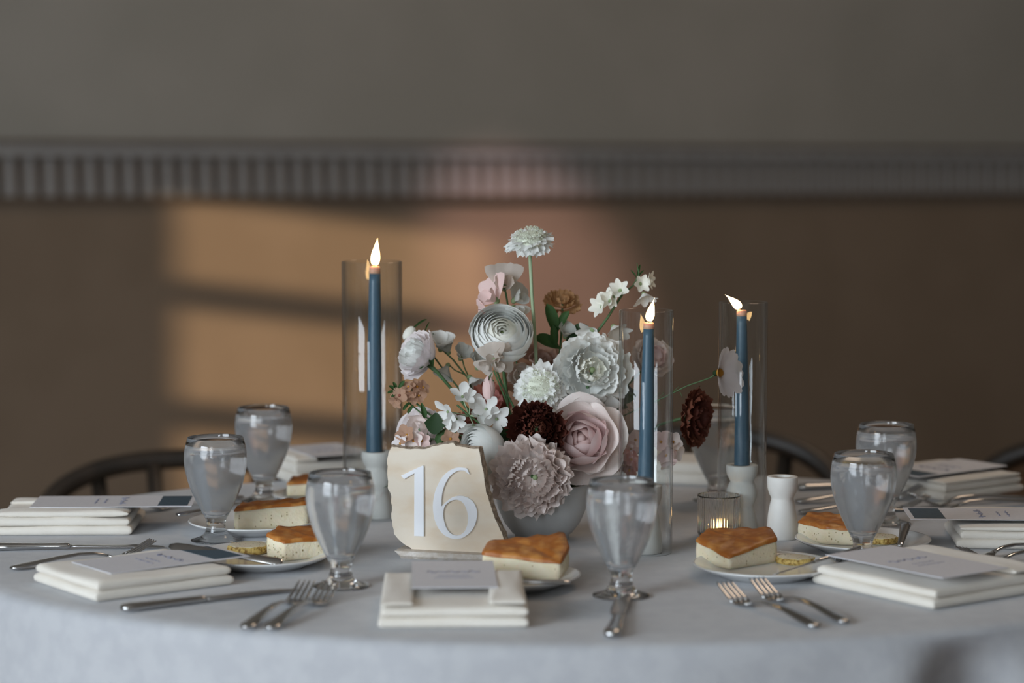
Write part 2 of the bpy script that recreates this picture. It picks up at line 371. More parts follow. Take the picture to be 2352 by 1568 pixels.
# ------------------------------------------------------------------ table and cloth
TC = Vector((0.08, 3.32))
def table_r(a, A=0.82, B=0.645): return A * B / math.sqrt((B * math.cos(a)) ** 2 + (A * math.sin(a)) ** 2)
tb = thing('banquet_table', 'round banquet table hidden under the white linen cloth', 'table', (TC.x, TC.y, 0))
lathe('tabletop', [(0, TZ - 0.034), (0.70, TZ - 0.034), (0.70, TZ - 0.004), (0, TZ - 0.004)], 'floorboard', tb, 48, smooth=False).scale = (1.13, 0.89, 1)
for a in (45, 135, 225, 315):
    tube('leg', [(0.5 * math.cos(R_(a)), 0.5 * math.sin(R_(a)), 0), (0.46 * math.cos(R_(a)), 0.46 * math.sin(R_(a)), TZ - 0.034)], 0.022, 'steel_dull', tb, 10)
NA = 240; vs, fs = [], []
rings = [(0.0, 0), (0.25, 0), (0.5, 0), (0.75, 0), (0.9, 0), (0.965, 0), (0.985, -0.0012), (0.996, -0.0055), (1.0, -0.012)]
drops = [-0.03, -0.06, -0.10, -0.15, -0.21, -0.28, -0.36, -0.45, -0.55, -0.65, -0.735]
for (f, dz) in rings:
    for i in range(NA):
        a = 2 * math.pi * i / NA; r = table_r(a) * max(f, 1e-4)
        vs.append((TC.x + r * math.cos(a), TC.y + r * math.sin(a), TZ + dz))
for dz in drops:
    for i in range(NA):
        t = min(1.0, -dz / 0.35)
        a = 2 * math.pi * i / NA; aw = (math.degrees(a) + 360) % 360
        right = max(0.0, 1 - abs(((aw - 322 + 180) % 360) - 180) / 38.0)      # deeper folds at the right front
        t = max(t, min(1.0, right * 1.8) * min(1.0, -dz / 0.10)); amp = 0.010 + 0.026 * min(1, right * 1.6)
        fold = amp * t * (math.sin(17 * a + 0.8 + 1.2 * t) + 0.45 * math.sin(31 * a + 2.1 - 0.8 * t)) - 0.055 * right * t
        r = table_r(a) + fold + 0.025 * t
        vs.append((TC.x + r * math.cos(a), TC.y + r * math.sin(a), TZ + dz))
M_ = len(rings) + len(drops)
for j in range(M_ - 1):
    for i in range(NA):
        i2 = (i + 1) % NA; fs.append((j * NA + i, (j + 1) * NA + i, (j + 1) * NA + i2, j * NA + i2))
tag(mobj('tablecloth', vs, fs, 'cloth'), 'white linen tablecloth draped over the round table with folds at its side', 'tablecloth')
# ------------------------------------------------------------------ chairs
def make_chair():
    t = thing('bow_back_chair', '', 'chair')
    bm = bmesh.new(); bmesh.ops.create_cone(bm, cap_ends=True, segments=24, radius1=0.19, radius2=0.20, depth=0.03)
    for v in bm.verts: v.co.y *= 0.86; v.co.z += 0.425
    from_bm('seat', bm, 'rush', t, False)
    for (x, y) in ((-.16, -.13), (.16, -.13), (-.15, .14), (.15, .14)):
        tube('leg', [(x * 1.12, y * 1.1, 0), (x * 1.05, y * 1.05, 0.25), (x, y, 0.425)], [0.011, 0.017, 0.014], 'chair_wood', t, 10)
    tube('stretcher', [(-.175, 0.01, .2), (.175, 0.01, .2)], 0.009, 'chair_wood', t)
    arch = []
    for i in range(33):
        s_ = -1 + 2 * i / 32; ang = s_ * math.pi / 2
        sx = math.copysign(abs(math.sin(ang)) ** 0.85, ang); cz = max(0.0, math.cos(ang)) ** 0.62
        arch.append(Vector((0.262 * sx, 0.20 + 0.05 * cz - 0.10 * (1 - cz), 0.515 + 0.175 * cz)))
    arch = [Vector((-0.18, 0.09, 0.43)), Vector((-0.235, 0.10, 0.47))] + arch + [Vector((0.235, 0.10, 0.47)), Vector((0.18, 0.09, 0.43))]
    tube('back_hoop', arch, 0.0185, 'chair_wood', t, 12)
    for x in (-0.142, -0.044, 0.044, 0.142):
        zc = 0.515 + 0.175 * (1 - (abs(x) / 0.262) ** 2.3) ** 0.45
        tube('spindle', [(x * 0.8, 0.15, 0.43), (x * 0.95, 0.2, 0.55), (x * 1.02, 0.245, zc)], [0.010, 0.015, 0.014], 'chair_wood', t, 10)
    return t
def copy_tree(o, parent=None):
    c = o.copy(); COL.objects.link(c); c.parent = parent
    for ch in [x for x in o.children]: copy_tree(ch, c)
    return c
chair = make_chair()
cdat = [(410, 4.58, 'dark wooden bow-back chair whose whole hoop and spindles show behind the left goblets'),
        (1625, 4.66, 'dark wooden bow-back chair behind the flowers and the brown carnation'),
        (2560, 4.44, 'dark wooden bow-back chair cut off by the frame beside the stacked rear napkin')]
for i, (px, dd, lab) in enumerate(cdat):
    c = chair if i == 0 else copy_tree(chair)
    p = D(px, 1045, dd); d = Vector((p.x, p.y)) - TC
    rz = math.atan2(d.y, d.x) - math.pi / 2
    if i == 0: rz *= 0.45
    off = Vector((0, 0.245)); off.rotate(Matrix.Rotation(rz, 2))
    c.location = (p.x - off.x, p.y - off.y, 0); c.rotation_euler = (0, 0, rz); c.scale = (1, 1, (1, 1.05, 1.06)[i]); c['label'] = lab; c['group'] = 'dark wooden chairs around the table'
# ------------------------------------------------------------------ goblets
GP = [(0, 0.0015), (0.030, 0.0), (0.0335, 0.0012), (0.0335, 0.0025), (0.026, 0.0042), (0.0185, 0.0075), (0.0155, 0.0115), (0.0138, 0.0132), (0.0142, 0.0155), (0.0128, 0.0178),
      (0.0122, 0.022), (0.0128, 0.027), (0.0152, 0.0325), (0.0205, 0.0425), (0.0268, 0.055), (0.0325, 0.068), (0.0372, 0.082), (0.0402, 0.096), (0.0412, 0.106), (0.0409, 0.116),
      (0.0398, 0.1235), (0.0388, 0.128), (0.0366, 0.1367), (0.0362, 0.1371), (0.0358, 0.1367), (0.0379, 0.128), (0.0387, 0.1235), (0.0397, 0.116), (0.0399, 0.106), (0.0388, 0.096), (0.0355, 0.082), (0.0308, 0.068),
      (0.025, 0.055), (0.0185, 0.0435), (0.012, 0.037), (0, 0.035)]
def zsp(j, prof): return 1 if 12 <= j <= 20 else 0
WP = [(0, 0.0348), (0.0121, 0.0368), (0.0187, 0.0434), (0.0252, 0.055), (0.031, 0.068), (0.0357, 0.082), (0.0389, 0.096), (0.0400, 0.106), (0.0398, 0.116), (0.0388, 0.1235), (0.037, 0.1243), (0, 0.1243)]
def make_goblet():
    t = thing('water_goblet', '', 'goblet')
    lathe('glass_body', GP, None, t, 56, ['goblet_clear', 'goblet_frost'], zsp)
    lathe('water', WP, 'water', t, 48)
    return t
gob = make_goblet()
gd = [(1427, 1369, 'tall water goblet standing right in front of the middle glass candle tube'),
      (783, 1347, 'water goblet beside the number stone, fork tines reaching towards its foot'),
      (497, 1242, 'frosty water goblet between the two left plates with a bright highlight on it'),
      (607, 1152, 'blurred water goblet at the rear, behind the frosty goblet and the long bread slice'),
      (1981, 1290, 'frosty water goblet in front of the bread plate with the upright butter knife'),
      (2033, 1203, 'water goblet behind the other goblet, next to the rear forks'),
      (1645, 1150, 'faint rear water goblet partly hidden by the brown carnation and the right candle tube')]
for i, (px, py, lab) in enumerate(gd):
    g = gob if i == 0 else copy_tree(gob)
    g.location = G(px, py); g.rotation_euler = (0, 0, i * 0.7); g['label'] = lab; g['group'] = 'water goblets on the table'
# ------------------------------------------------------------------ plates, bread, butter
PP = [(0, 0.003), (0.048, 0.003), (0.050, 0.0), (0.056, 0.0), (0.062, 0.004), (0.078, 0.0095), (0.0862, 0.0138), (0.0872, 0.0148), (0.0866, 0.0158), (0.0845, 0.0158), (0.077, 0.0125), (0.061, 0.0072), (0.055, 0.0058), (0, 0.0055)]
plate_me = None
def plate(px, py, lab, s=1.0):
    global plate_me
    p = G(px, py, TZ + 0.015); p.z = TZ
    if plate_me is None: o = lathe('bread_plate', PP, 'china', None, 64); plate_me = o.data
    else: o = bpy.data.objects.new('bread_plate', plate_me); COL.objects.link(o)
    o.location = p; o.scale = (s, s, s); tag(o, lab, 'plate', 'white bread plates'); return p
PZ = TZ + 0.0062
plA = plate(1166, 1316, 'white bread plate in front of the number stone holding the golden wedge of bread')
plB = plate(602, 1270, 'white bread plate under the spice-rimmed butter with the butter knife laid across')
plC = plate(582, 1193, 'white bread plate under the long thin-crusted bread slice')
plD = plate(1756, 1293, 'white bread plate in front of the ribbed votive candle')
plE = plate(1982, 1235, 'white bread plate behind the frosty goblet with the upright butter knife')
plF = plate(735, 1127, 'blurred white bread plate near the rear table edge behind the rear goblet', 0.8)
def bread(lab, foot, hts, z0=PZ, seed=1, crust_t=0.003, over=0.0009, holes=26, drip=0.006):
    """foot: ground outline (list of 3D points, counter clockwise from above), hts: height at each corner"""
    c = sum(foot, Vector()) / len(foot); c.z = z0
    t = thing('bread_slice', lab, 'bread', c, 0, 'focaccia slices on the bread plates')
    r = random.Random(seed); loc = [Vector((p.x - c.x, p.y - c.y)) for p in foot]; n = len(loc); K = 14
    ring, hs = [], []
    for i in range(n):
        a, b = loc[i], loc[(i + 1) % n]; pa, pb = loc[i - 1], loc[(i + 2) % n]
        for q in range(K):
            s = q / K; p = a.lerp(b, s)
            rad = 0.13
            if s < rad: p = p.lerp((a + (pa - a) * rad * 0.5 + b * 0).lerp(p, 0.5), 0.25 * (1 - s / rad))
            if s > 1 - rad: p = p.lerp((b + (pb - b) * rad * 0.5).lerp(p, 0.5), 0.25 * (s - 1 + rad) / rad)
            ring.append(p); hs.append(hts[i] * (1 - s) + hts[(i + 1) % n] * s)
    m = len(ring); vs, fs = [], []; LV = 7
    for l in range(LV):
        f = l / (LV - 1)
        for p, h in zip(ring, hs):
            bulge = 1 + 0.02 * math.sin(f * math.pi) + r.uniform(-.006, .006)
            if l == 0: bulge *= 0.985
            vs.append((p.x * bulge, p.y * bulge, f * (h - crust_t * 0.5)))
    for l in range(LV - 1):
        for i in range(m): fs.append((l * m + i, l * m + (i + 1) % m, (l + 1) * m + (i + 1) % m, (l + 1) * m + i))
    fs.append(tuple(range(m - 1, -1, -1))); fs.append(tuple((LV - 1) * m + i for i in range(m)))
    mobj('crumb', vs, fs, 'crumb', t)
    # crust: lid with a wavy lower edge
    vs, fs = [], []
    ph = [r.uniform(0, 6.28) for _ in range(3)]
    low = [drip * (0.5 + 0.5 * math.sin(i * 0.55 + ph[0]) * math.sin(i * 0.21 + ph[1])) for i in range(m)]
    fr = [(1.0 + over / 0.03, None), (1.0 + over / 0.03, 0.0), (0.985, 0.0022), (0.75, 0.0022), (0.5, 0.0020), (0.25, 0.0018), (0.02, 0.0018)]
    for k_, (sc_, dz) in enumerate(fr):
        for i, (p, h) in enumerate(zip(ring, hs)):
            hm = sum(hs) / m; hh = h * min(1, sc_) + hm * (1 - min(1, sc_))
            z = hh - crust_t * 0.5 - low[i] if dz is None else hh + dz + 0.0016 * math.sin(p.x * sc_ * 240 + ph[0]) * math.cos(p.y * sc_ * 210 + ph[2]) * (k_ > 1)
            vs.append((p.x * sc_, p.y * sc_, z))
    for l in range(len(fr) - 1):
        for i in range(m): fs.append((l * m + i, l * m + (i + 1) % m, (l + 1) * m + (i + 1) % m, (l + 1) * m + i))
    fs.append(tuple((len(fr) - 1) * m + i for i in range(m)))
    mobj('crust', vs, fs, 'crust', t)
    # crumb pores on the cut faces: one fine-grained part
    vs, fs = [], []
    for q in range(holes):
        i = r.randrange(m); p = ring[i]; nx = ring[(i + 1) % m]; h = hs[i] * r.uniform(0.12, 0.75)
        tdir = (nx - p).normalized(); nrm = Vector((tdir.y, -tdir.x)); s1, s2 = r.uniform(.0004, .0012), r.uniform(.0005, .0016)
        cc = Vector((p.x, p.y, h)) * 1.0; cc.x *= 1.02; cc.y *= 1.02
        for (a, b) in ((-1, 0), (0, -1), (1, 0), (0, 1)): 
            b_ = cc + Vector((tdir.x, tdir.y, 0)) * a * s1 + Vector((0, 0, 1)) * b * s2 + Vector((nrm.x, nrm.y, 0)) * 0.0003
            vs.append(b_)
        fs.append((len(vs) - 4, len(vs) - 3, len(vs) - 2, len(vs) - 1))
    o = mobj('crumb_pores', vs, fs, 'crumb_hole', t, False); o['kind'] = 'stuff'
    return t
def gp(px, py, z=PZ): return G(px, py, z)
bread('golden-crusted bread wedge on the plate in front of the number stone', [gp(1110, 1326), gp(1286, 1332), gp(1306, 1318), gp(1296, 1306), gp(1122, 1308)], [0.031, 0.021, 0.033, 0.043, 0.034], seed=3, drip=0.003)
bread('square bread piece with speckled cut sides on the plate with the spice-rimmed butter', [gp(614, 1281), gp(652, 1288), gp(752, 1280), gp(748, 1264), gp(640, 1266)], [0.0295, 0.024, 0.0255, 0.030, 0.030], seed=5, drip=0.002, holes=60)
bread('long flat bread slice with a thin brown crust behind the frosty goblet', [gp(540, 1219), gp(706, 1211), gp(716, 1202), gp(556, 1207)], [0.028, 0.0325, 0.034, 0.03], seed=8, drip=0.001, holes=60)
bread('thick bread piece with a deep orange crust corner in front of the ribbed votive', [gp(1600, 1291), gp(1675, 1308), gp(1783, 1291), gp(1770, 1274), gp(1625, 1272)], [0.028, 0.016, 0.030, 0.033, 0.031], seed=11, drip=0.0022, holes=40)
bread('rounded bread piece with an orange crust next to the empty candle holder', [gp(1834, 1239), gp(1900, 1250), gp(1968, 1252), gp(1985, 1234), gp(1860, 1226)], [0.024, 0.0225, 0.020, 0.027, 0.028], seed=14, drip=0.0025, holes=60)
bread('blurred pale bread slice on the rear plate behind the rear goblet', [gp(660, 1140), gp(742, 1138), gp(748, 1125), gp(672, 1126)], [0.018, 0.02, 0.022, 0.02], seed=17, drip=0.0)
def butter(p, lab, r0=0.0215, h=0.008, seed=0, a0=0.0):
    t = thing('butter_disc', lab, 'butter', (p.x, p.y, PZ), a0, 'herb-coated butter discs')
    lathe('butter_core', [(0, 0.0), (r0 * .96, 0.0), (r0 * .97, h), (r0 * .9, h + .0004), (0, h + .0005)], 'butter', t, 28)
    rr = random.Random(seed)
    lathe('herb_rim', [(r0 * .95, 0.0003), (r0 * 1.03, .0012), (r0 * 1.04, h * .5), (r0 * 1.02, h * .9), (r0 * .95, h + .0003)], 'herb_edge', t, 36, rmod=lambda r_, z, a: r_ * (1 + 0.03 * math.sin(7 * a + seed) + rr.uniform(-.02, .02)))
    for mt, nn, nm in (('herb_fleck', 26, 'herb_flecks'), ('chili_fleck', 14, 'chili_flecks')):
        vs, fs = [], []
        for q in range(nn):
            a = rr.uniform(0, 6.28); d = r0 * math.sqrt(rr.uniform(0, .85)); s = rr.uniform(.0004, .001); an = rr.uniform(0, 3)
            for k_ in range(4): vs.append((d * math.cos(a) + s * (1.5 if k_ % 2 else .7) * math.cos(an + k_ * 1.57), d * math.sin(a) + s * (1.5 if k_ % 2 else .7) * math.sin(an + k_ * 1.57), h + .0009))
            fs.append((len(vs) - 4, len(vs) - 3, len(vs) - 2, len(vs) - 1))
        o = mobj(nm, vs, fs, mt, t, False); o['kind'] = 'stuff'
butter(gp(1124, 1330), 'herb-coated butter disc at the foot of the golden bread wedge', seed=1, r0=0.0245)
butter(gp(570, 1268), 'butter disc with a spicy speckled rim beside the square bread piece', seed=2, r0=0.025, h=0.010)
butter(gp(1828, 1292), 'butter disc with an orange herb rim beside the deep orange crust corner', seed=3, r0=0.024)
butter(gp(2022, 1245), 'butter disc with a dark herb rim beside the upright butter knife', seed=4, r0=0.022)
# ------------------------------------------------------------------ cutlery
def loft(name, secs, mat, parent):
    """secs: list of (x, z, halfwidth, halfthick, y)"""
    vs, fs = [], []; n = 12
    for (x, z, hw, ht, y) in secs:
        for k_ in range(n):
            a = 2 * math.pi * k_ / n; c_, s_ = math.cos(a), math.sin(a)
            vs.append((x, y + hw * math.copysign(abs(c_) ** .8, c_), z + ht * math.copysign(abs(s_) ** .8, s_)))
    for i in range(len(secs) - 1):
        for k_ in range(n):
            k2_ = (k_ + 1) % n; fs.append((i * n + k_, (i + 1) * n + k_, (i + 1) * n + k2_, i * n + k2_))
    fs.append(tuple(range(n))); fs.append(tuple((len(secs) - 1) * n + k_ for k_ in range(n - 1, -1, -1)))
    return mobj(name, vs, fs, mat, parent)
def make_fork():
    t = thing('table_fork', '', 'fork')
    zc = [(0, .004), (.02, .0055), (.06, .010), (.095, .0125), (.118, .0105), (.133, .0052), (.148, .0025), (.16, .0055), (.175, .012), (.192, .0205)]
    def zz(x):
        for (a, b), (c_, d_) in zip(zc, zc[1:]):
            if a <= x <= c_: return b + (d_ - b) * (x - a) / (c_ - a)
        return zc[-1][1]
    hs = [(0, .003, .0015), (.004, .0075, .002), (.012, .0095, .0022), (.03, .0085, .0022), (.06, .006, .0021), (.09, .0045, .002), (.112, .0035, .002), (.124, .0034, .002), (.130, .0044, .0019)]
    loft('handle', [(x, zz(x), a, b, 0) for (x, a, b) in hs], 'steel', t)
    fh = loft('fork_head', [(x, zz(x), a, b, 0) for (x, a, b) in ((.129, .0042, .0019), (.135, .0085, .0016), (.142, .0118, .0014), (.150, .0125, .0013), (.157, .0125, .0012))], 'steel', t)
    for i in range(4):
        y = (i - 1.5) * .0070
        loft('tine', [(x, zz(x), a, .0011, y * (1 - .12 * (x - .15) / .04)) for (x, a) in ((.155, .0021), (.165, .0019), (.178, .0017), (.188, .0014), (.1925, .0006))], 'steel', fh)
    return t
def make_knife():
    t = thing('table_knife', '', 'knife')
    loft('handle', [(x, .0052, a, b, 0) for (x, a, b) in ((0, .003, .002), (.003, .0085, .004), (.012, .0102, .0048), (.03, .009, .0044), (.06, .0072, .0038), (.09, .0066, .0036), (.102, .0072, .0038), (.106, .006, .003))], 'steel', t)
    loft('blade', [(x, .0052 - .002 * (x - .1) / .12, a, b, y) for (x, a, b, y) in ((.105, .0055, .0014, 0), (.115, .0085, .0012, .002), (.15, .0095, .001, .0025), (.19, .0095, .0009, .0025), (.21, .008, .0008, .001), (.222, .004, .0007, -.002), (.226, .001, .0005, -.004))], 'steel_dull', t)
    return t
def make_spreader():
    t = thing('butter_knife', '', 'butter knife')
    loft('handle', [(x, 0, a, b, 0) for (x, a, b) in ((0, .002, .0012), (.003, .0062, .0022), (.012, .0072, .0024), (.04, .0055, .0022), (.07, .0042, .0021), (.08, .0036, .002))], 'steel', t)
    loft('blade', [(x, 0, a, b, y) for (x, a, b, y) in ((.079, .0034, .0018, 0), (.086, .006, .0013, .001), (.10, .0088, .001, .002), (.125, .0098, .0009, .0025), (.14, .008, .0008, .002), (.147, .003, .0006, .001))], 'steel_dull', t)
    return t
fork0, knife0, spr0 = make_fork(), make_knife(), make_spreader()
used = set()
def lay(proto, a, b, lab, grp, z=TZ, tail=True, pitch=0.0, roll=0.0):
    """a = tail (handle end), b = head, ground points; the piece keeps its own length"""
    o = proto if proto.name not in used else copy_tree(proto); used.add(proto.name)
    d = (b - a); d.z = 0; d.normalize(); L = {'table_fork': .1925, 'table_knife': .226, 'butter_knife': .147}[proto.name.split('.')[0]]
    base = Vector((a.x, a.y, z)) if tail else Vector((b.x, b.y, z)) - d * L
    o.location = base; o.rotation_euler = (roll, -pitch, math.atan2(d.y, d.x)); o['label'] = lab; o['group'] = grp
    return o
FK, KN, BK = 'table forks', 'table knives', 'butter knives'
lay(fork0, G(562, 1449), G(686, 1384), 'steel fork beside the long knife, its tines up, handle at the front table edge', FK)
lay(fork0, G(618, 1450), G(776, 1366), 'steel fork whose tines reach the foot of the goblet beside the number stone', FK)
lay(fork0, G(1878, 1446), G(1668, 1378), 'steel fork on the outer side of the pair below the deep orange crust corner', FK)
lay(fork0, G(1946, 1436), G(1694, 1352), 'steel fork overlapping its twin below the deep orange crust corner', FK)
lay(fork0, G(0, 1314), G(352, 1276), 'steel fork pointing at the napkin with the card beside the spice-rimmed butter', FK, tail=False)
lay(fork0, G(2420, 1256), G(2205, 1293), 'upper steel fork of the pair in front of the rolled napkin with the blue-cornered card', FK, tail=False)
lay(fork0, G(2440, 1274), G(2226, 1308), 'lower steel fork of the pair in front of the rolled napkin with the blue-cornered card', FK, tail=False)
lay(fork0, G(2340, 1150), G(2092, 1166), 'dark blurred fork in front of the rear napkin by the cut-off chair', FK, tail=False)
lay(fork0, G(2360, 1160), G(2110, 1176), 'dark blurred fork nearer the goblet, under the rear napkin by the cut-off chair', FK, tail=False)
lay(fork0, G(1826, 1157), G(2080, 1147), 'blurred fork lying behind the empty candle holder', FK)
lay(fork0, G(1834, 1181), G(2080, 1172), 'blurred fork just behind the rounded bread piece', FK)
lay(fork0, G(470, 1158), G(306, 1180), 'bright blurred fork head beyond the card with the blue end', FK, tail=False)
lay(knife0, G(278, 1407), G(690, 1357), 'steel knife lying beside the napkin with the card near the spice-rimmed butter', KN)
lay(knife0, G(-10, 1264), G(378, 1260), 'steel knife between the two stacked napkins, blade towards the flowers', KN, tail=False)
lay(knife0, G(1405, 1468), G(1444, 1360), 'steel knife with its handle below the goblet in front of the middle candle tube', KN)
lay(knife0, G(1832, 1126), G(2100, 1116), 'dark blurred knife behind the empty candle holder', KN)
def lay3(a, b, lab, roll=0.0):
    o = spr0 if spr0.name not in used else copy_tree(spr0); used.add(spr0.name)
    d = b - a; o.location = a; o.rotation_euler = (roll, -math.atan2(d.z, math.hypot(d.x, d.y)), math.atan2(d.y, d.x)); o['label'] = lab; o['group'] = BK
RZ = TZ + 0.0185
lay3(G(650, 1292, RZ - .004), G(440, 1259, RZ + .009), 'butter knife resting across the plate with its tip over the rim, by the spice-rimmed butter', -0.5)
lay3(G(1975, 1257, RZ + .012), G(1838, 1300, RZ), 'butter knife leaning over the orange herb-rimmed butter', 0.4)
lay3(G(2082, 1199, RZ + .012), G(2070, 1243, RZ - .003), 'butter knife standing out over the plate behind the frosty goblet', 0.0)
lay3(G(1312, 1336, RZ), G(1040, 1334, RZ), 'butter knife along the front rim of the plate with the golden bread wedge', 0.0)
lay3(G(408, 1182, RZ + .002), G(540, 1158, RZ), 'butter knife handle sticking out past the plate of the long bread slice', 0.0)
# ------------------------------------------------------------------ napkins and cards
ncount = 0
def napkin(c, inward, lab, clab, card=True, w_=0.165, l_=0.195, flaps=(True, True), co=0.062, cw=0.096, cl=0.19, shift=0.0, ctilt=0.0, h_=1.0, blue=True):
    global ncount; ncount += 1; sd = ncount * 10
    rz = math.atan2(inward.y, inward.x) - math.pi / 2
    t = thing('folded_napkin', lab, 'napkin', (c.x, c.y, TZ), rz, 'folded cream napkins')
    slab('lower_fold', w_, l_, 0.0125 * h_, 'napkin', t, (0, 0, 0), wob=0.0006, seed=sd, n=18, exp=34)
    slab('upper_fold', w_ * .975, l_ * .97, 0.0115 * h_, 'napkin', t, (0.001, -.001, 0.0122 * h_), wob=0.0010, seed=sd + 1, n=18, exp=30, rz=0.012)
    top = 0.0237 * h_
    if flaps[0]: slab('left_flap', w_ * .22, l_ * .95, 0.006, 'napkin', t, (-w_ * .375, 0, top - .0003), wob=0.0005, seed=sd + 2, exp=8)
    if flaps[1]: slab('right_roll', w_ * .24, l_ * .96, 0.010, 'napkin', t, (w_ * .36, -.001, top - .0003), wob=0.0008, seed=sd + 3, exp=5)
    if card:
        cz = TZ + top + (0.0102 if flaps[1] else 0.0065 if flaps[0] else 0.0012)
        if flaps == (False, False): cz = TZ + top + 0.0016
        k_ = thing('menu_card', clab, 'card', (0, 0, 0), 0, 'printed cards on the napkins')
        off = Vector((shift, co)); off.rotate(Matrix.Rotation(rz, 2))
        k_.location = (c.x + off.x, c.y + off.y, cz); k_.rotation_euler = (0, ctilt, rz + 0.02)
        box('card_sheet', (-cw / 2, -cl / 2, 0), (cw / 2, cl / 2, 0.0008), 'paper', k_)
        if blue: box('blue_panel', (-cw / 2 + .006, cl / 2 - .046, 0.0008), (cw / 2 - .006, cl / 2 - .006, 0.00105), 'paper_blue', k_)
        r = random.Random(sd)
        for row, (y, ln, amp) in enumerate(((.012, .062, .0055), (-.012, .036, .0022), (-.024, .044, .0022))):
            pts = []; n = 60
            for i in range(n + 1):
                s = i / n; pts.append((-ln / 2 + ln * s + .3 * amp * math.sin(s * ln * 1500), y + amp * math.sin(s * ln * (520 if row == 0 else 1100)) * (0.55 + 0.45 * math.sin(s * 17 + row)), 0.0009))
            tube('handwriting' if row == 0 else 'printed_line', pts, 0.0006 if row == 0 else 0.0004, 'ink', k_, 4, False)
    return t
def nap_at(c2, lab, clab, **kw):
    inw = kw.pop('inw', None) or (TC - Vector((c2[0], c2[1])))
    return napkin(Vector((c2[0], c2[1], 0)), inw, lab, clab, **kw)
nap_at((-0.066, 2.852), 'cream folded napkin at the front table edge, in front of the golden bread wedge', 'pale card on the front napkin before the plate of the golden bread wedge', inw=Vector((-.02, 1)), co=0.045, cl=0.165, blue=False)
nap_at((-0.452, 3.018), 'thick cream napkin beside the long knife, below the square bread piece', 'card with a blue end reaching from the thick napkin towards the spice-rimmed butter', inw=Vector((.127, .095)), flaps=(False, False), co=0.038, w_=0.158, l_=0.185)
nap_at((-0.598, 3.43), 'cream folded napkin with a rolled fold beside the bow-back chair', 'card with a blue end hanging over the napkin beside the bow-back chair', inw=Vector((1, 0.02)), flaps=(True, True), co=0.06, w_=0.15, l_=0.185, cl=0.215)
nap_at((0.492, 2.990), 'wide cream napkin beside the fork pair at the front right table edge', 'pale card with a flower drawing and script on the wide napkin by the fork pair', inw=Vector((-.112, .153)), flaps=(False, True), co=0.0, w_=0.185, l_=0.20, cw=0.11, blue=False, shift=-.02)
nap_at((0.676, 3.322), 'rolled cream napkin behind the two bright forks, cut off by the frame', 'card with a dark blue corner block overhanging the rolled napkin by the bright forks', inw=Vector((-1, 0.06)), flaps=(True, True), co=0.05, w_=0.15, l_=0.2, cl=0.215)
nap_at((0.640, 3.755), 'blurred cream napkin stacked by the cut-off chair behind the dark forks', 'blurred card on the rear napkin by the cut-off chair', inw=Vector((-.8, -.6)), flaps=(True, True), co=0.01, w_=0.16, l_=0.17)
nap_at((0.262, 3.865), 'blurred cream napkin at the rear edge behind the middle candle tube', '', inw=Vector((-.3, -1)), card=False, flaps=(True, True), w_=0.14, l_=0.12, h_=1.4)
nap_at((-0.285, 3.885), 'blurred cream napkin at the rear edge between the rear goblet and the left candle tube', 'blurred card on the rear napkin beside the left candle tube', inw=Vector((.5, -1)), flaps=(True, True), co=0.0, w_=0.15, l_=0.12, h_=1.35, cl=.13, blue=False)
# ------------------------------------------------------------------ candles
def flame(parent, base, h, r, lean=(0, 0)):
    n = 14; pts = []; rr = []
    for i in range(n + 1):
        s = i / n; pts.append(base + Vector((lean[0] * s ** 1.3, lean[1] * s ** 1.3, h * s)))
        rr.append(max(1e-4, r * (math.sin(math.pi * min(1, (s + .06)) ** 0.62) ** 1.0) * (1 - .25 * s)))
    rr[-1] = 1e-4
    return tube('flame', pts, rr, 'flame', parent, 12)
HOLD = {'cup': [(0, 0), (.0200, 0), (.0208, .002), (.0205, .012), (.0188, .032), (.0158, .048), (.0145, .0525), (.0149, .055), (.0175, .060), (.0198, .068), (.0204, .076), (.0203, .0818), (.0197, .0826), (.0112, .0826), (.0110, .081), (.0108, .066), (0, .066)],
        'double': [(0, 0), (.0215, 0), (.0222, .002), (.0218, .010), (.0195, .022), (.0165, .033), (.0155, .036), (.0170, .040), (.0200, .047), (.0208, .052), (.0203, .059), (.0180, .066), (.0158, .0695), (.0172, .073), (.0205, .079), (.0216, .086), (.0217, .0915), (.021, .0925), (.0112, .0925), (.011, .09), (.0108, .074), (0, .074)]}
def holder(p, kind, lab, s=1.0):
    t = lathe('candle_holder', HOLD[kind], 'ceramic', None, 48); t.location = p; t.scale = (s, s, s); tag(t, lab, 'candle holder', 'white ceramic candle holders'); return t
def taper(p, htop, lab, r0, r1, zb, lean, fl):
    """candle of length htop starting zb above the table, with wick and flame"""
    t = thing('taper_candle', lab, 'candle', (p.x, p.y, TZ + zb), 0, 'blue taper candles')
    n = 20; pts, rr = [], []
    for i in range(n + 1):
        s = i / n; pts.append(Vector((lean[0] * s, lean[1] * s, htop * s * .965))); rr.append(r0 + (r1 - r0) * s ** 1.15)
    cb = tube('candle_body', pts, rr, 'candle_blue', t, 24)
    e = pts[-1]; tp = [e, e + Vector((0, 0, htop * .012)), e + Vector((0, 0, htop * .032)), e + Vector((0, 0, htop * .036))]
    tube('molten_tip', tp, [r1 * 1.0, r1 * 1.02, r1 * .98, r1 * .75], 'candle_tip', cb, 20)
    b = tp[-1]; wl = .009
    tube('wick', [b - Vector((0, 0, .001)), b + Vector((fl[2] * .002, 0, wl * .5)), b + Vector((fl[2] * .006, 0, wl))], [.0012, .001, .0009], 'wick', cb, 6)
    flame(t, b + Vector((fl[2] * .003, 0, wl * .25)), fl[0], fl[1], (fl[2] * fl[0], 0))
    return t
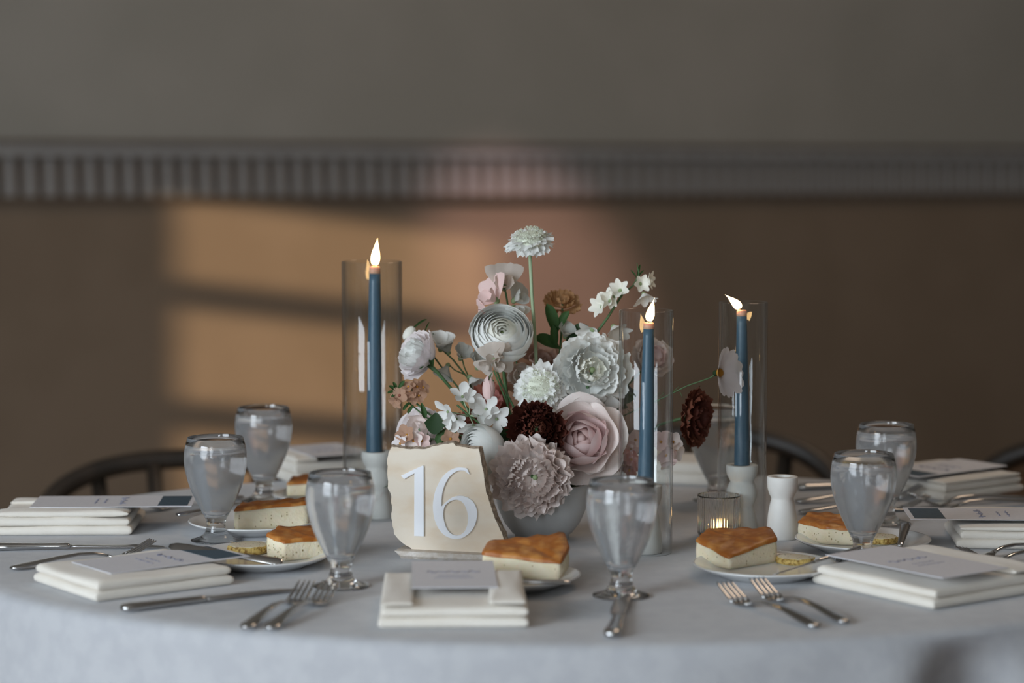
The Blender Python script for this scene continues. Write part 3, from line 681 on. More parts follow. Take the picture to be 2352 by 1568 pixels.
def hurricane(p, r, h, lab, foot=False):
    th = 0.0022
    o = lathe('glass_tube', [(r - th, .0004), (r - .0006, 0), (r, .0008), (r, h - .0008), (r - .0008, h), (r - th + .0006, h), (r - th, h - .0008), (r - th, .0004)], 'tube_glass', None, 72)
    o.location = p; tag(o, lab, 'candle tube', 'clear glass candle tubes'); return o
def zpix(py, y): return D(1176, py, y).z - TZ
# left candle
pL = G(857, 1188); tL = zpix(600, pL.y)
hL = holder(pL + Vector((0.006, 0, 0)), 'double', 'white ceramic candle holder hidden behind the number stone, left candle in it')
taper(pL + Vector((0.002, 0, 0)), zpix(612, pL.y) - .078, 'tall blue taper candle with a high straight flame behind the number stone', .0115, .0078, .078, (0.002, 0), (.036, .0062, .10))
hurricane(pL, .0415, tL, 'wide clear glass tube around the tallest blue candle by the number stone')
# middle candle
pM = G(1482, 1268); hM = zpix(712, pM.y)
holder(pM, 'cup', 'white ceramic candle holder inside the middle glass tube behind the tall goblet', 1.05)
taper(pM, zpix(741, pM.y) - .072, 'blue taper candle in the middle tube in front of the blush flower', .0108, .0068, .072, (0.003, 0), (.029, .0058, .22))
hurricane(pM, .0345, hM, 'clear glass tube with sharp edges around the middle blue candle')
# right candle
pR = G(1703, 1221); hR = zpix(693, pR.y)
holder(pR, 'double', 'white double-curved ceramic candle holder carrying the right candle behind the votive', 0.98)
taper(pR, zpix(712, pR.y) - .076, 'blue taper candle with a flame bent sideways behind the cosmos flower', .0105, .0068, .076, (-0.002, 0), (.018, .0058, -1.05))
hurricane(pR, .0325, hR, 'clear glass tube around the blue candle with the bent flame')
holder(G(1796, 1236), 'cup', 'empty white ceramic candle holder next to the rounded bread piece', 1.0)
# ribbed votive
pv_ = G(1651, 1231)
vo = thing('votive_candle', 'ribbed clear glass votive with a lit tealight behind the thick bread piece', 'votive candle', pv_)
NR = 44
def ribs(r_, z, a): return r_ * (1 + (0.020 * math.cos(NR * a) if 0.004 < z < 0.052 and r_ > 0.0262 else 0))
lathe('ribbed_glass', [(0, 0), (.025, 0), (.0272, .002), (.0276, .005), (.0280, .030), (.0284, .051), (.0286, .0545), (.0284, .0555), (.0268, .0555), (.0262, .053), (.0258, .030), (.0254, .007), (.024, .0045), (0, .0045)], 'votive_glass', vo, NR * 6, rmod=ribs)
lathe('tealight_cup', [(0, .0048), (.0186, .0048), (.019, .0055), (.0192, .0095), (.0188, .0095), (.0185, .0062), (0, .0062)], 'tin', vo, 32)
lathe('wax', [(0, .0064), (.0182, .0064), (.0182, .0086), (0, .0083)], 'wax_white', vo, 28)
flame(vo, Vector((0, 0, .0095)), .016, .0052, (0, 0))
# ------------------------------------------------------------------ number stone
yaw = R_(15); SN = Vector((-math.sin(yaw), -math.cos(yaw), 0)); SX = Vector((math.cos(yaw), -math.sin(yaw), 0))
sp0 = G(1040, 1284); 
st = thing('number_stone', 'rough-edged beige stone slab with the white number 16 on a stone foot', 'table number', (sp0.x, sp0.y, TZ))
def zc2(x, y): return (860 + x / 4.612, 980 + y / 4.612)
def s2(x, y):
    p = on_plane(*zc2(x, y), sp0, SN) - Vector((sp0.x, sp0.y, TZ)); return (p.dot(SX), p.z)
out_px = [(185, 210), (240, 214), (310, 228), (380, 238), (460, 232), (540, 235), (620, 205), (700, 192), (780, 180), (838, 170), (862, 202), (930, 212), (1000, 226), (1105, 232), (1118, 290), (1128, 350), (1145, 440), (1162, 540), (1168, 610), (1182, 690),
          (1210, 770), (1236, 850), (1262, 930), (1296, 1010), (1325, 1075), (1350, 1120), (1368, 1180), (1392, 1240), (1418, 1310), (1430, 1372), (1200, 1368), (950, 1356), (700, 1342), (520, 1330), (395, 1318), (375, 1275), (320, 1245), (255, 1190), (208, 1130), (192, 1050), (178, 960), (186, 880), (176, 800), (180, 740), (165, 690), (142, 650),
          (145, 580), (136, 500), (140, 420), (134, 340), (148, 275)]
out = [s2(*p) for p in out_px]
lowz = min(p[1] for p in out)
BT = 0.0105                                        # thickness of the foot slab
out = [(x, max(z, BT - .0005)) for x, z in out]
rs = random.Random(4); dense = []
for i in range(len(out)):
    a, b = out[i], out[(i + 1) % len(out)]
    for s in (0, .5): dense.append((a[0] + (b[0] - a[0]) * s + (rs.uniform(-.0006, .0006) if s else 0), a[1] + (b[1] - a[1]) * s + (rs.uniform(-.0006, .0006) if s else 0)))
TH = 0.021; vs, fs, fm = [], [], []; m = len(dense); LAY = 5
cx_, cz_ = sum(p[0] for p in dense) / m, sum(p[1] for p in dense) / m
for l in range(LAY):
    f = l / (LAY - 1)
    for (x, z) in dense:
        ex = (1 + 0.02 * math.sin(f * math.pi)) if 0 < l < LAY - 1 else (1.0 if l == 0 else .985)
        j = 0.0012 if 0 < l < LAY - 1 else 0.0
        xx = cx_ + (x - cx_) * ex + rs.uniform(-j, j); zz_ = max(BT - .0005, cz_ + (z - cz_) * ex + rs.uniform(-j, j))
        p = SX * xx - SN * (f * TH); vs.append((p.x, p.y, zz_))
for l in range(LAY - 1):
    for i in range(m): fs.append((l * m + i, l * m + (i + 1) % m, (l + 1) * m + (i + 1) % m, (l + 1) * m + i)); fm.append(1)
fs.append(tuple(range(m - 1, -1, -1))); fm.append(0); fs.append(tuple((LAY - 1) * m + i for i in range(m))); fm.append(0)
mobj('stone_slab', vs, fs, None, st, False, ['stone', 'stone_rough'], fm)
bl = s2(255, 1325)[0]; br = s2(1460, 1370)[0]
bvs = []; prof = [(-0.008, 0), (-0.0135, .006), (-0.0145, BT)]
nb = 26
for i in range(nb + 1):
    s = i / nb; x = bl + (br - bl) * s; e = rs.uniform(-.0007, .0007)
    xo = (1 - s) ** 8 * 0.013 if True else 0
    for (y, z) in ((-.010 + e, 0.0), (-.0150 + e, .004), (-.0175 + e, BT), (.052 + e, BT), (.050 + e, 0)):
        xx = x + (0.012 * (1 - z / BT) if i == 0 else 0)
        p = SX * xx - SN * y; bvs.append((p.x, p.y, z + (rs.uniform(-.0003, .0003) if 0 < z < BT else 0)))
bfs = []
for i in range(nb):
    for k_ in range(5): bfs.append((i * 5 + k_, i * 5 + (k_ + 1) % 5, (i + 1) * 5 + (k_ + 1) % 5, (i + 1) * 5 + k_))
bfs.append((0, 1, 2, 3, 4)); bfs.append(tuple(nb * 5 + q for q in (4, 3, 2, 1, 0)))
mobj('stone_foot', bvs, bfs, 'stone_pale', st, False)
def digit(name, loops):
    cu = bpy.data.curves.new(name, 'CURVE'); cu.dimensions = '2D'; cu.fill_mode = 'BOTH'; cu.extrude = 0.0013
    for lp in loops:
        sp = cu.splines.new('POLY'); sp.points.add(len(lp) - 1); sp.use_cyclic_u = True
        for q, (x, z) in zip(sp.points, lp): q.co = (x, z, 0, 1)
    tmp = bpy.data.objects.new('tmp', cu); COL.objects.link(tmp)
    me = bpy.data.meshes.new_from_object(tmp.evaluated_get(bpy.context.evaluated_depsgraph_get())); bpy.data.objects.remove(tmp); bpy.data.curves.remove(cu)
    me.materials.clear(); me.materials.append(MATS['number_white'])
    o = bpy.data.objects.new(name, me); COL.objects.link(o); o.parent = st
    o.matrix_local = Matrix(((SX.x, 0, SN.x, SN.x * .0013), (SX.y, 0, SN.y, SN.y * .0013), (0, 1, 0, 0), (0, 0, 0, 1)))
def cr(points, n=4):
    out_ = []; m_ = len(points)
    for i in range(m_):
        p0, p1, p2, p3 = (Vector(points[(i + q) % m_]) for q in (-1, 0, 1, 2))
        for j in range(n):
            t = j / n; out_.append(tuple(0.5 * ((2 * p1) + (p2 - p0) * t + (2 * p0 - 5 * p1 + 4 * p2 - p3) * t * t + (3 * p1 - p0 - 3 * p2 + p3) * t ** 3)))
    return out_
digit('numeral_one', [[s2(*p) for p in ((512, 408), (527, 410), (529, 1156), (427, 1151), (429, 489), (322, 549), (286, 515), (420, 450))]])
def crx(pts, sharp, n=4):
    """closed outline, smooth except at the listed corner indices"""
    out_ = []; m_ = len(pts)
    for i in range(m_):
        p1, p2 = Vector(pts[i]), Vector(pts[(i + 1) % m_])
        p0 = p1 if i in sharp else Vector(pts[i - 1]); p3 = p2 if (i + 1) % m_ in sharp else Vector(pts[(i + 2) % m_])
        for j in range(n):
            t = j / n; out_.append(tuple(0.5 * ((2 * p1) + (p2 - p0) * t + (2 * p0 - 5 * p1 + 4 * p2 - p3) * t * t + (3 * p1 - p0 - 3 * p2 + p3) * t ** 3)))
    return out_
six = [(1014, 497), (984, 437), (930, 428), (870, 431), (800, 460), (732, 520), (682, 600), (647, 690), (629, 780), (626, 870), (641, 970), (680, 1065), (740, 1138), (815, 1176), (890, 1183), (960, 1160), (1030, 1102), (1075, 1020), (1093, 930), (1084, 855), (1052, 793), (1000, 751), (940, 730), (870, 732), (800, 762), (716, 838), (719, 740), (735, 655), (768, 575), (815, 510), (870, 470), (920, 458), (962, 464), (1000, 494)]
hole = [(745, 850), (790, 797), (850, 771), (905, 775), (952, 812), (982, 875), (996, 950), (990, 1030), (962, 1100), (915, 1140), (870, 1147), (820, 1128), (778, 1085), (750, 1020), (735, 940)]
digit('numeral_six', [[s2(*p) for p in crx(six, {0, 1, 25, 33})], [s2(*p) for p in cr(hole)]])
# ------------------------------------------------------------------ flower bowl
BW = G(1245, 1236); BWZ = TZ
bowl = lathe('flower_bowl', [(0, 0.0), (.034, 0), (.036, .0015), (.036, .006), (.040, .009), (.050, .022), (.0585, .042), (.0625, .064), (.0635, .074), (.0625, .0755), (.0610, .0745), (.0600, .064), (.056, .044), (.047, .025), (.036, .012), (0, .011)], 'bowl_ceramic', None, 64)
bowl.location = BW; tag(bowl, 'grey-white ceramic bowl holding the whole flower arrangement', 'bowl')
fo = lathe('floral_foam', [(0, .0125), (.036, .0125), (.047, .027), (.055, .046), (.057, .060), (.05, .066), (0, .068)], 'leaf_dark', None, 32)
fo.location = BW; tag(fo, 'dark green floral foam filling the ceramic bowl under the flowers', 'floral foam')
# ------------------------------------------------------------------ petal meshes (shared)
PM = {}
def petal(key, mat, L=1.0, W=0.5, nu=6, nv=6, base=0.25, tr=0.35, cup=0.35, bend=0.4, ruf=0.0, rk=9.0, jag=0.0, notch=0.0, point=0.0, seed=0):
    """unit petal: base at the origin, runs along +Y, inner side +Z"""
    if key in PM: return PM[key]
    r = random.Random(seed); ph = r.uniform(0, 6.28); vs, fs = [], []
    jg = [r.uniform(-1, 1) for _ in range(nu + 1)]
    for j in range(nv + 1):
        v = j / nv
        wv = base + (1 - base) * math.sin(min(1.0, v * 1.15) * math.pi * 0.5) ** 0.9
        if point: wv *= (1 - v ** 2.2) ** (0.5 * point) if v < 1 else 0.02
        for i in range(nu + 1):
            u = 2 * i / nu - 1
            l = v * (1 - tr * u * u * v) * L + L * v ** 4 * (jag * jg[i] - notch * math.cos(u * math.pi * 2.0 if notch else 0) * 0.5)
            an = bend * l / L
            y = l if abs(bend) < 1e-4 else L * math.sin(an) / bend
            z0 = 0 if abs(bend) < 1e-4 else L * (1 - math.cos(an)) / bend
            x = W * wv * u
            dz = cup * W * wv * u * u + ruf * L * v ** 2.2 * (math.sin(rk * u + ph) + .5 * math.sin(2.3 * rk * u + 2 * ph))
            vs.append((x, y - dz * math.sin(an), z0 + dz * math.cos(an)))
    for j in range(nv):
        for i in range(nu):
            a = j * (nu + 1) + i; fs.append((a, a + 1, a + nu + 2, a + nu + 1))
    me = bpy.data.meshes.new(key); me.from_pydata(vs, [], fs); me.materials.append(MATS[mat]); me.update()
    me.polygons.foreach_set('use_smooth', [True] * len(me.polygons)); PM[key] = me; return me
def spetal(key, mat, th1=110, phw=60, th0=10, flare=0.0, obl=1.0, ruf=0.0, rk=9.0, jag=0.0, point=0.0, nu=8, nv=8, seed=0):
    """petal lying on a unit ball from its south pole (th0) up to polar angle th1, facing +X"""
    if key in PM: return PM[key]
    r = random.Random(seed); ph = r.uniform(0, 6.28); vs, fs = [], []; jg = [r.uniform(-1, 1) for _ in range(nu + 1)]
    for j in range(nv + 1):
        v = j / nv
        for i in range(nu + 1):
            u = 2 * i / nu - 1
            edge = 1 - (0.16 + point * .25) * abs(u) ** (2.2 - point) - jag * .05 * jg[i]
            th = R_(th0 + (th1 - th0) * v * (1 - (1 - edge) * v ** 2))
            pw = R_(phw) * (0.35 + 0.65 * math.sin(min(1, v * 1.3) * math.pi / 2)) * (1 - point * .35 * v ** 3)
            rad = 1 + flare * v ** 3.5 + 0.02 * v * u + ruf * v ** 2.6 * (math.sin(rk * u + ph) + .55 * math.sin(2.4 * rk * u + 2.7 * ph))
            ph_ = pw * u; st_ = math.sin(th)
            lift = ruf * .8 * v ** 2.6 * math.cos(rk * 1.3 * u + 1.7 * ph)
            vs.append((rad * st_ * math.cos(ph_), rad * st_ * math.sin(ph_), (-rad * math.cos(th)) * obl + lift))
    for j in range(nv):
        for i in range(nu):
            a = j * (nu + 1) + i; fs.append((a, a + 1, a + nu + 2, a + nu + 1))
    me = bpy.data.meshes.new(key); me.from_pydata(vs, [], fs); me.materials.append(MATS[mat]); me.update()
    me.polygons.foreach_set('use_smooth', [True] * len(me.polygons)); PM[key] = me; return me
def axes(ax, tw=0.0):
    z = Vector(ax).normalized(); a = Vector((0, 0, 1)) if abs(z.z) < .95 else Vector((1, 0, 0))
    x = a.cross(z).normalized(); y = z.cross(x)
    m = Matrix((x, y, z)).transposed().to_4x4(); return m @ Matrix.Rotation(tw, 4, 'Z')
class Flower:
    """a cut flower: empty at the stem's foot in the bowl, children placed in world coordinates minus that point"""
    def __init__(s, name, label, cat, root, group=None):
        s.o = thing(name, label, cat, root, 0, group); s.r = Vector(root)
    def mesh(s, name, me, m, under=None):
        mm = Matrix.Translation(-s.r) @ m
        if under is None: return share(name, me, s.o, mm)
        o = bpy.data.objects.new(name, me); COL.objects.link(o); o.parent = under
        o.matrix_parent_inverse = under.matrix_basis.inverted(); o.matrix_basis = mm; return o
    def stem(s, pts, rad, mat='stem', name='stem'):
        return tube(name, [Vector(p) - s.r for p in pts], rad, mat, s.o, 8)
    def stem_to(s, c, ax, rad=0.0017, mat='stem', sag=0.0, n=10):
        c = Vector(c); a = Vector(ax).normalized(); d = (c - s.r).length
        p1 = s.r + Vector((0, 0, d * .4)) + (c - s.r) * .12; p2 = c - a * d * .35 + Vector((0, 0, -sag))
        return s.stem(bez(s.r, p1, p2, c, n), rad, mat)
def fan(f, name, me_list, c, ax, n, R, tau, r0=0.0, z0=0.0, tw=0.0, jt=0.12, js=0.12, rr=None, under=None):
    """ring of flat petals, tau = opening angle from the axis"""
    r = rr or rng; M = Matrix.Translation(Vector(c)) @ axes(ax)
    for i in range(n):
        a = tw + 2 * math.pi * i / n + r.uniform(-jt, jt); t = tau + r.uniform(-jt, jt); s = R * (1 + r.uniform(-js, js))
        rd = Vector((math.cos(a), math.sin(a), 0)); y = Vector((0, 0, 1)) * math.cos(t) + rd * math.sin(t); z = Vector((0, 0, 1)) * math.sin(t) - rd * math.cos(t); x = y.cross(z)
        P = Matrix((x, y, z)).transposed().to_4x4(); P.translation = rd * r0 + Vector((0, 0, z0))
        f.mesh(name, me_list[i % len(me_list)], M @ P @ Matrix.Scale(s, 4), under)
def ball(f, name, me_list, c, ax, n, R, tw=0.0, jt=0.15, js=0.06, zof=0.0, tilt=0.0, rr=None, tj=.06):
    r = rr or rng; M = Matrix.Translation(Vector(c)) @ axes(ax)
    for i in range(n):
        a = tw + 2 * math.pi * i / n + r.uniform(-jt, jt)
        f.mesh(name, me_list[i % len(me_list)], M @ Matrix.Translation((0, 0, zof)) @ Matrix.Rotation(a, 4, 'Z') @ Matrix.Rotation(tilt + r.uniform(-tj, tj), 4, 'Y') @ Matrix.Scale(R * (1 + r.uniform(-js, js)), 4))
def blob(f, name, c, R, mat, obl=1.0, ax=(0, 0, 1), seg=12):
    key = 'blob_' + mat
    if key not in PM:
        bm = bmesh.new(); bmesh.ops.create_uvsphere(bm, u_segments=seg, v_segments=8, radius=1); me = bpy.data.meshes.new(key); bm.to_mesh(me); bm.free()
        me.materials.append(MATS[mat]); me.polygons.foreach_set('use_smooth', [True] * len(me.polygons)); PM[key] = me
    return f.mesh(name, PM[key], Matrix.Translation(Vector(c)) @ axes(ax) @ Matrix.Diagonal((R, R, R * obl, 1)))
ROOT = Vector((BW.x, BW.y, TZ + 0.058))
def root(dx=0, dy=0): return ROOT + Vector((dx, dy, 0))
def px2m(p, y): return p * y / FPX
TOC = Vector((0, -1, 0.18))
# leaf meshes
def leaf_me(key, mat, W=0.3, bend=-0.5, cup=0.5): return petal(key, mat, 1.0, W, 6, 8, 0.1, 0.0, cup, bend, point=1.0)
LF = [leaf_me('leaf_a', 'leaf', .27), leaf_me('leaf_b', 'leaf_dark', .30, -.3), leaf_me('leaf_c', 'leaf', .24, .25)]
RL = petal('leaf_round', 'leaf_dark', 1, .48, 8, 8, .12, .5, .2, -.2)
def leaf(f, base, tip, me=None, roll=0.0, nrm=None, ws=1.0):
    b, t = Vector(base), Vector(tip); y = (t - b); L = y.length; y.normalize()
    n0 = Vector(nrm) if nrm is not None else Vector((0, -.75, .66)); z = (n0 - y * n0.dot(y)).normalized(); x = y.cross(z)
    P = Matrix((x, y, z)).transposed().to_4x4(); P.translation = b
    f.mesh('leaf', me or LF[rng.randrange(3)], P @ Matrix.Rotation(roll, 4, 'Y') @ Matrix.Diagonal((L * ws, L, L, 1)))
# --- kinds of bloom
def ranunculus(f, c, ax, R, mats=('p_white', 'p_cream'), heart='eye', layers=11, open_=0.0):
    c = Vector(c)
    for k_ in range(layers):
        q = k_ / (layers - 1)                                # 0 inner .. 1 outer
        r_ = R * (0.20 + 0.80 * q ** 0.85); th = 166 - 52 * q - open_ * q * 25
        ms = [spetal('ran_%s_%d_%d_%d' % (mats[0], k_, v_, int(open_ * 10)), mats[0] if q > .4 else mats[1], th, 66 - 8 * q, 25, 0.03 + .05 * q, .74, .008, 3, .2, seed=k_ * 3 + v_) for v_ in range(2)]
        ball(f, 'petal', ms, c, ax, 4 if q < .3 else 5, r_, tw=k_ * 0.83, jt=.12, js=.03, zof=R * .02 * (1 - q), tilt=.03)
    blob(f, 'heart', c + Vector(ax).normalized() * R * .03, R * .11, heart, 1, ax)
def ruffle(f, c, ax, R, mat, mat2=None, tj=.10, dome=.16, rings=((.45, 150, 5), (.62, 140, 6), (.78, 128, 7), (.92, 112, 8), (1.0, 92, 8)), ruf=.075, rk=7, jag=.6, obl=.8, flare=.12, name='petal', phw=46):
    mat2 = mat2 or mat; flare += .22; R = R / (1 + flare * .85)
    for k_, (q, th, n) in enumerate(rings):
        m_ = mat2 if k_ < 2 else mat
        ms = [spetal('ruf_%s_%d_%d_%d_%d' % (m_, k_, v_, int(ruf * 1000), int(flare * 100)), m_, th, phw, 15, flare, obl, ruf * (1.1 - .2 * q), rk + v_, jag, nu=20, nv=9, seed=k_ * 5 + v_) for v_ in range(3)]
        ball(f, name, ms, c, ax, n, R * q, tw=k_ * 0.6, jt=.25, js=.09, zof=R * dome * (1 - q), tilt=.05, tj=tj)
def scabiosa(f, c, ax, R, mat='p_white', dome=.62):
    c = Vector(c); a = Vector(ax).normalized()
    ms = [petal('scab_%s_%d' % (mat, v_), mat, 1, .36, 10, 6, .3, .22, .25, -.5, .05, 6, .10, seed=40 + v_) for v_ in range(3)]
    fan(f, 'petal', ms, c, a, 13, R * .98, R_(88), R * .05, 0, 0, .12)
    fan(f, 'petal', ms, c, a, 12, R * .82, R_(70), R * .05, R * .10, .25, .12)
    fan(f, 'petal', ms, c, a, 10, R * .62, R_(54), R * .05, R * .2, .1, .12)
    # pincushion centre: far too many tiny florets to count
    r = random.Random(int(R * 1e5)); vs, fs = [], []; M = axes(a)
    for i in range(150):
        t = math.acos(1 - r.random() * 0.75); ph = r.uniform(0, 6.28)
        n = Vector((math.sin(t) * math.cos(ph), math.sin(t) * math.sin(ph), math.cos(t))); p = Vector((n.x * dome, n.y * dome, n.z * dome * .72 + .14)) * R
        x = n.orthogonal().normalized(); y = n.cross(x); an = r.uniform(0, 3); h = R * r.uniform(.07, .15); s = R * r.uniform(.035, .06)
        b0 = len(vs)
        for k_ in range(4):
            aa = an + k_ * 1.5708; dd = x * math.cos(aa) + y * math.sin(aa); d2 = x * math.cos(aa + .5) + y * math.sin(aa + .5)
            vs += [p, p + n * h * .7 + dd * s * .5, p + n * h + dd * s * 1.5, p + n * h + d2 * s]
            b1 = len(vs) - 4; fs += [(b1, b1 + 1, b1 + 2, b1 + 3)]
    o = mobj('pincushion_florets', [(M @ v) for v in vs], fs, 'floret', f.o, False); o.location = c - f.r; o['kind'] = 'stuff'
    blob(f, 'flower_head', c + a * R * .12, R * dome * .95, 'floret', .72, a)
def star(f, c, ax, R, mat, n=5, W=.40, tau=78, eye='leaf_pale', er=.14, notch=0.0, cup=.2, bend=-.2, name='petal', tr=.35):
    me = petal('star_%s_%d_%d_%d' % (mat, n, int(W * 100), int(bend * 10)), mat, 1, W, 6, 6, .2, tr, cup, bend, notch=notch, seed=n)
    e = blob(f, 'floret', Vector(c) + Vector(ax).normalized() * R * .06, R * er, eye, .8, ax) if er else None
    fan(f, name, [me], c, ax, n, R, R_(tau), R * .06, 0, rng.uniform(0, 1), .10, .10, under=e)
def bell(f, c, ax, R, mat='p_greywhite', n=5, tau=28):
    me = petal('bell_' + mat, mat, 1, .42, 6, 6, .3, .25, .5, -.35, .02, 5, seed=3)
    e = blob(f, 'floret', Vector(c) - Vector(ax).normalized() * R * .04, R * .16, 'leaf_pale', 1.2, ax)
    fan(f, 'petal', [me], c, ax, n, R, R_(tau), R * .08, 0, .3, .1, .08, under=e)
def sweetpea(f, c, ax, R, mat, upv=(0, 0, 1)):
    """broad ruffled standard behind, two wings and a keel in front"""
    c = Vector(c); a = Vector(ax).normalized(); u_ = Vector(upv); u_ = (u_ - a * u_.dot(a)).normalized(); s = u_.cross(a)
    st_ = petal('pea_std_' + mat, mat, 1, .78, 12, 7, .25, .2, .12, -.35, .05, 5, .04, seed=6)
    wg = petal('pea_wing_' + mat, mat, 1, .42, 8, 6, .25, .25, .35, .5, .05, 5, seed=7)
    e = blob(f, 'floret', c, R * .13, 'leaf_pale', 1.2, u_)
    def put(nm, me, y, z, sc_, off=Vector()):
        y = y.normalized(); z = (z - y * z.dot(y)).normalized(); P = Matrix((y.cross(z), y, z)).transposed().to_4x4(); P.translation = c + off; f.mesh(nm, me, P @ Matrix.Scale(sc_, 4), e)
    put('standard_petal', st_, u_ + a * .15, a, R)
    put('wing_petal', wg, a * .45 + s * .55 + u_ * .25, -s + a * .5, R * .72); put('wing_petal', wg, a * .45 - s * .55 + u_ * .25, s + a * .5, R * .72)
    put('keel', wg, a * .8 - u_ * .25, u_, R * .5)
# --- arrangement, front and main blooms first
FG = 'cut flowers in the ceramic bowl'
def at(px, py, y): return D(px, py, y)
def nf(name, label, cat='flower', dx=0, dy=0): return Flower(name, label, cat, root(dx, dy), FG)
# tall scabiosa
f = nf('scabiosa', 'white scabiosa on a tall bare pale stem above all other flowers', dx=-.005)
c = at(1218, 560, 3.36); scabiosa(f, c, (-.08, -.30, 1), px2m(58, 3.36), dome=.6)
f.stem([f.r, at(1236, 900, 3.39), at(1229, 780, 3.385), at(1222, 680, 3.375), at(1217, 585, 3.362)], .0023, 'stem_pale')
# second scabiosa
f = nf('scabiosa', 'round white scabiosa with a pincushion centre above the dark chocolate carnation', dx=0, dy=-.02)
c = at(1240, 893, 3.335); scabiosa(f, c, (-.10, -1, .42), px2m(64, 3.33), dome=.60); f.stem_to(c, (0, -.5, 1))
# white ranunculus
f = nf('ranunculus', 'large cream ranunculus with tight rings of petals facing out beneath the sweet peas', dx=-.015, dy=-.01)
c = at(1152, 768, 3.35); ranunculus(f, c, (.06, -.80, .62), px2m(70, 3.35)); f.stem([f.r, at(1170, 960, 3.37), at(1158, 860, 3.37), c], .0024)
# white ranunculus behind stone
f = nf('ranunculus', 'white ranunculus seen from the side, leaning over the number stone', dx=-.03, dy=-.02)
c = at(1108, 1044, 3.288); ranunculus(f, c, (-.70, -.62, -.10), px2m(66, 3.31), ('p_white', 'p_white'), open_=.3); f.stem_to(c, (-.6, -.2, -.4), .002)
# big lisianthus
f = nf('lisianthus', 'large ruffled white lisianthus with green shadows beside the middle candle tube', dx=.02, dy=-.02)
c = at(1360, 848, 3.345); ruffle(f, c, (.05, -1, .18), px2m(80, 3.345), 'p_white', 'p_cream', rings=((.30, 150, 4), (.46, 146, 5), (.62, 138, 6), (.80, 124, 7), (.95, 106, 8), (1.05, 86, 8)), ruf=.075, rk=8, jag=.8, flare=.20, tj=.2); f.stem_to(c, (.1, -.5, .8), .0022)
blob(f, 'heart', c + Vector((0, -.004, 0)), .004, 'leaf_pale')
for (dx, dy, l) in ((1400, 925, 1), (1345, 925, 2)):
    star(f, at(dx, dy - 18, 3.335), (.15, -.6, -.8), px2m(46, 3.33), 'p_white', 3, .5, 55, er=0)
# lisianthus left
f = nf('lisianthus', 'side-facing white and lilac-tinted lisianthus on a bent stem beside the left candle tube', dx=-.03, dy=0)
c = at(957, 812, 3.36); ruffle(f, c, (-.80, -.45, .38), px2m(56, 3.36), 'p_mauvewhite', 'p_white', rings=((.45, 142, 5), (.66, 130, 6), (.85, 115, 7), (1.0, 98, 7)), ruf=.05, obl=.95, flare=.18)
f.stem([f.r, at(1120, 1000, 3.375), at(1050, 908, 3.365), at(1006, 856, 3.36), at(984, 836, 3.36)], [.0018, .0018, .0019, .0023, .0040]); 
for d in ((988, 838, 962, 846), (990, 836, 975, 812), (994, 842, 985, 800)): leaf(f, at(d[0], d[1], 3.35), at(d[2], d[3], 3.345), LF[0], ws=.8)
# chocolate carnation
f = nf('carnation', 'dark chocolate-brown carnation between the scabiosa and the blush ruffled bloom', dx=-.005, dy=-.03)
c = at(1232, 984, 3.268); ruffle(f, c, (-.05, -1, .10), px2m(62, 3.315), 'p_chocolate', 'p_brownred', rings=((.26, 150, 5), (.40, 148, 6), (.55, 142, 7), (.70, 134, 8), (.85, 122, 9), (1.0, 104, 9)), ruf=.10, rk=8, jag=1.1, flare=.05, obl=.8, phw=36); f.stem_to(c, (0, -.6, .5), .002)
ruffle(f, c + Vector((.0, -.004, px2m(46, 3.3))), (.0, -.6, 1), px2m(28, 3.3), 'p_chocolate', rings=((.6, 120, 4), (1.0, 100, 6)), ruf=.10, rk=8, jag=1.1, flare=.05, obl=.8, phw=36)
# pink rose
f = nf('rose', 'pale pink garden rose with pointed outer petals beside the dark chocolate carnation', dx=.02, dy=-.03)
c = at(1336, 1008, 3.290); ax = (-.12, -.95, .34)
for k_, (q, th, n, fl, pt, m_) in enumerate(((.22, 164, 3, .02, 0, 'p_pink'), (.33, 160, 3, .03, 0, 'p_pink'), (.45, 154, 4, .05, .2, 'p_rose'), (.58, 146, 4, .10, .3, 'p_rose'), (.72, 134, 5, .18, .5, 'p_rose'), (.88, 116, 5, .28, .8, 'p_blush'), (1.02, 96, 5, .36, 1.0, 'p_blush'))):
    ms = [spetal('rose_%d_%d' % (k_, v_), m_, th, 62, 18, fl, .85, .012, 3, .1, pt, nu=10, nv=9, seed=60 + k_ * 2 + v_) for v_ in range(2)]
    ball(f, 'petal', ms, c, ax, n, px2m(78, 3.325) * q, tw=k_ * .9, jt=.15, js=.04, zof=-.004 * (1 - q), tilt=.04)
blob(f, 'heart', c + Vector(ax).normalized() * .004, .006, 'p_pink', 1, ax)
star(f, at(1345, 1050, 3.315), (.1, -.75, -.65), px2m(52, 3.32), 'p_blush', 3, .52, 62, er=0)
f.stem_to(c, (0, -.5, .6), .0022)
# blush ruffled bloom in front
f = nf('lisianthus', 'blush-pink frilled lisianthus hanging over the rim of the bowl', dx=0, dy=-.04)
c = at(1222, 1094, 3.236); ruffle(f, c, (-.12, -1, .05), px2m(90, 3.236), 'p_blush', 'p_blush', rings=((.30, 146, 5), (.48, 142, 6), (.64, 134, 7), (.80, 122, 8), (.94, 106, 9), (1.04, 88, 8)), ruf=.10, rk=12, jag=1.6, flare=.12, obl=.80, tj=.24); f.stem([f.r, at(1230, 1100, 3.33), at(1225, 1085, 3.30), c], .002)
blob(f, 'heart', c + Vector((.004, -.016, .001)), .0035, 'leaf_pale')
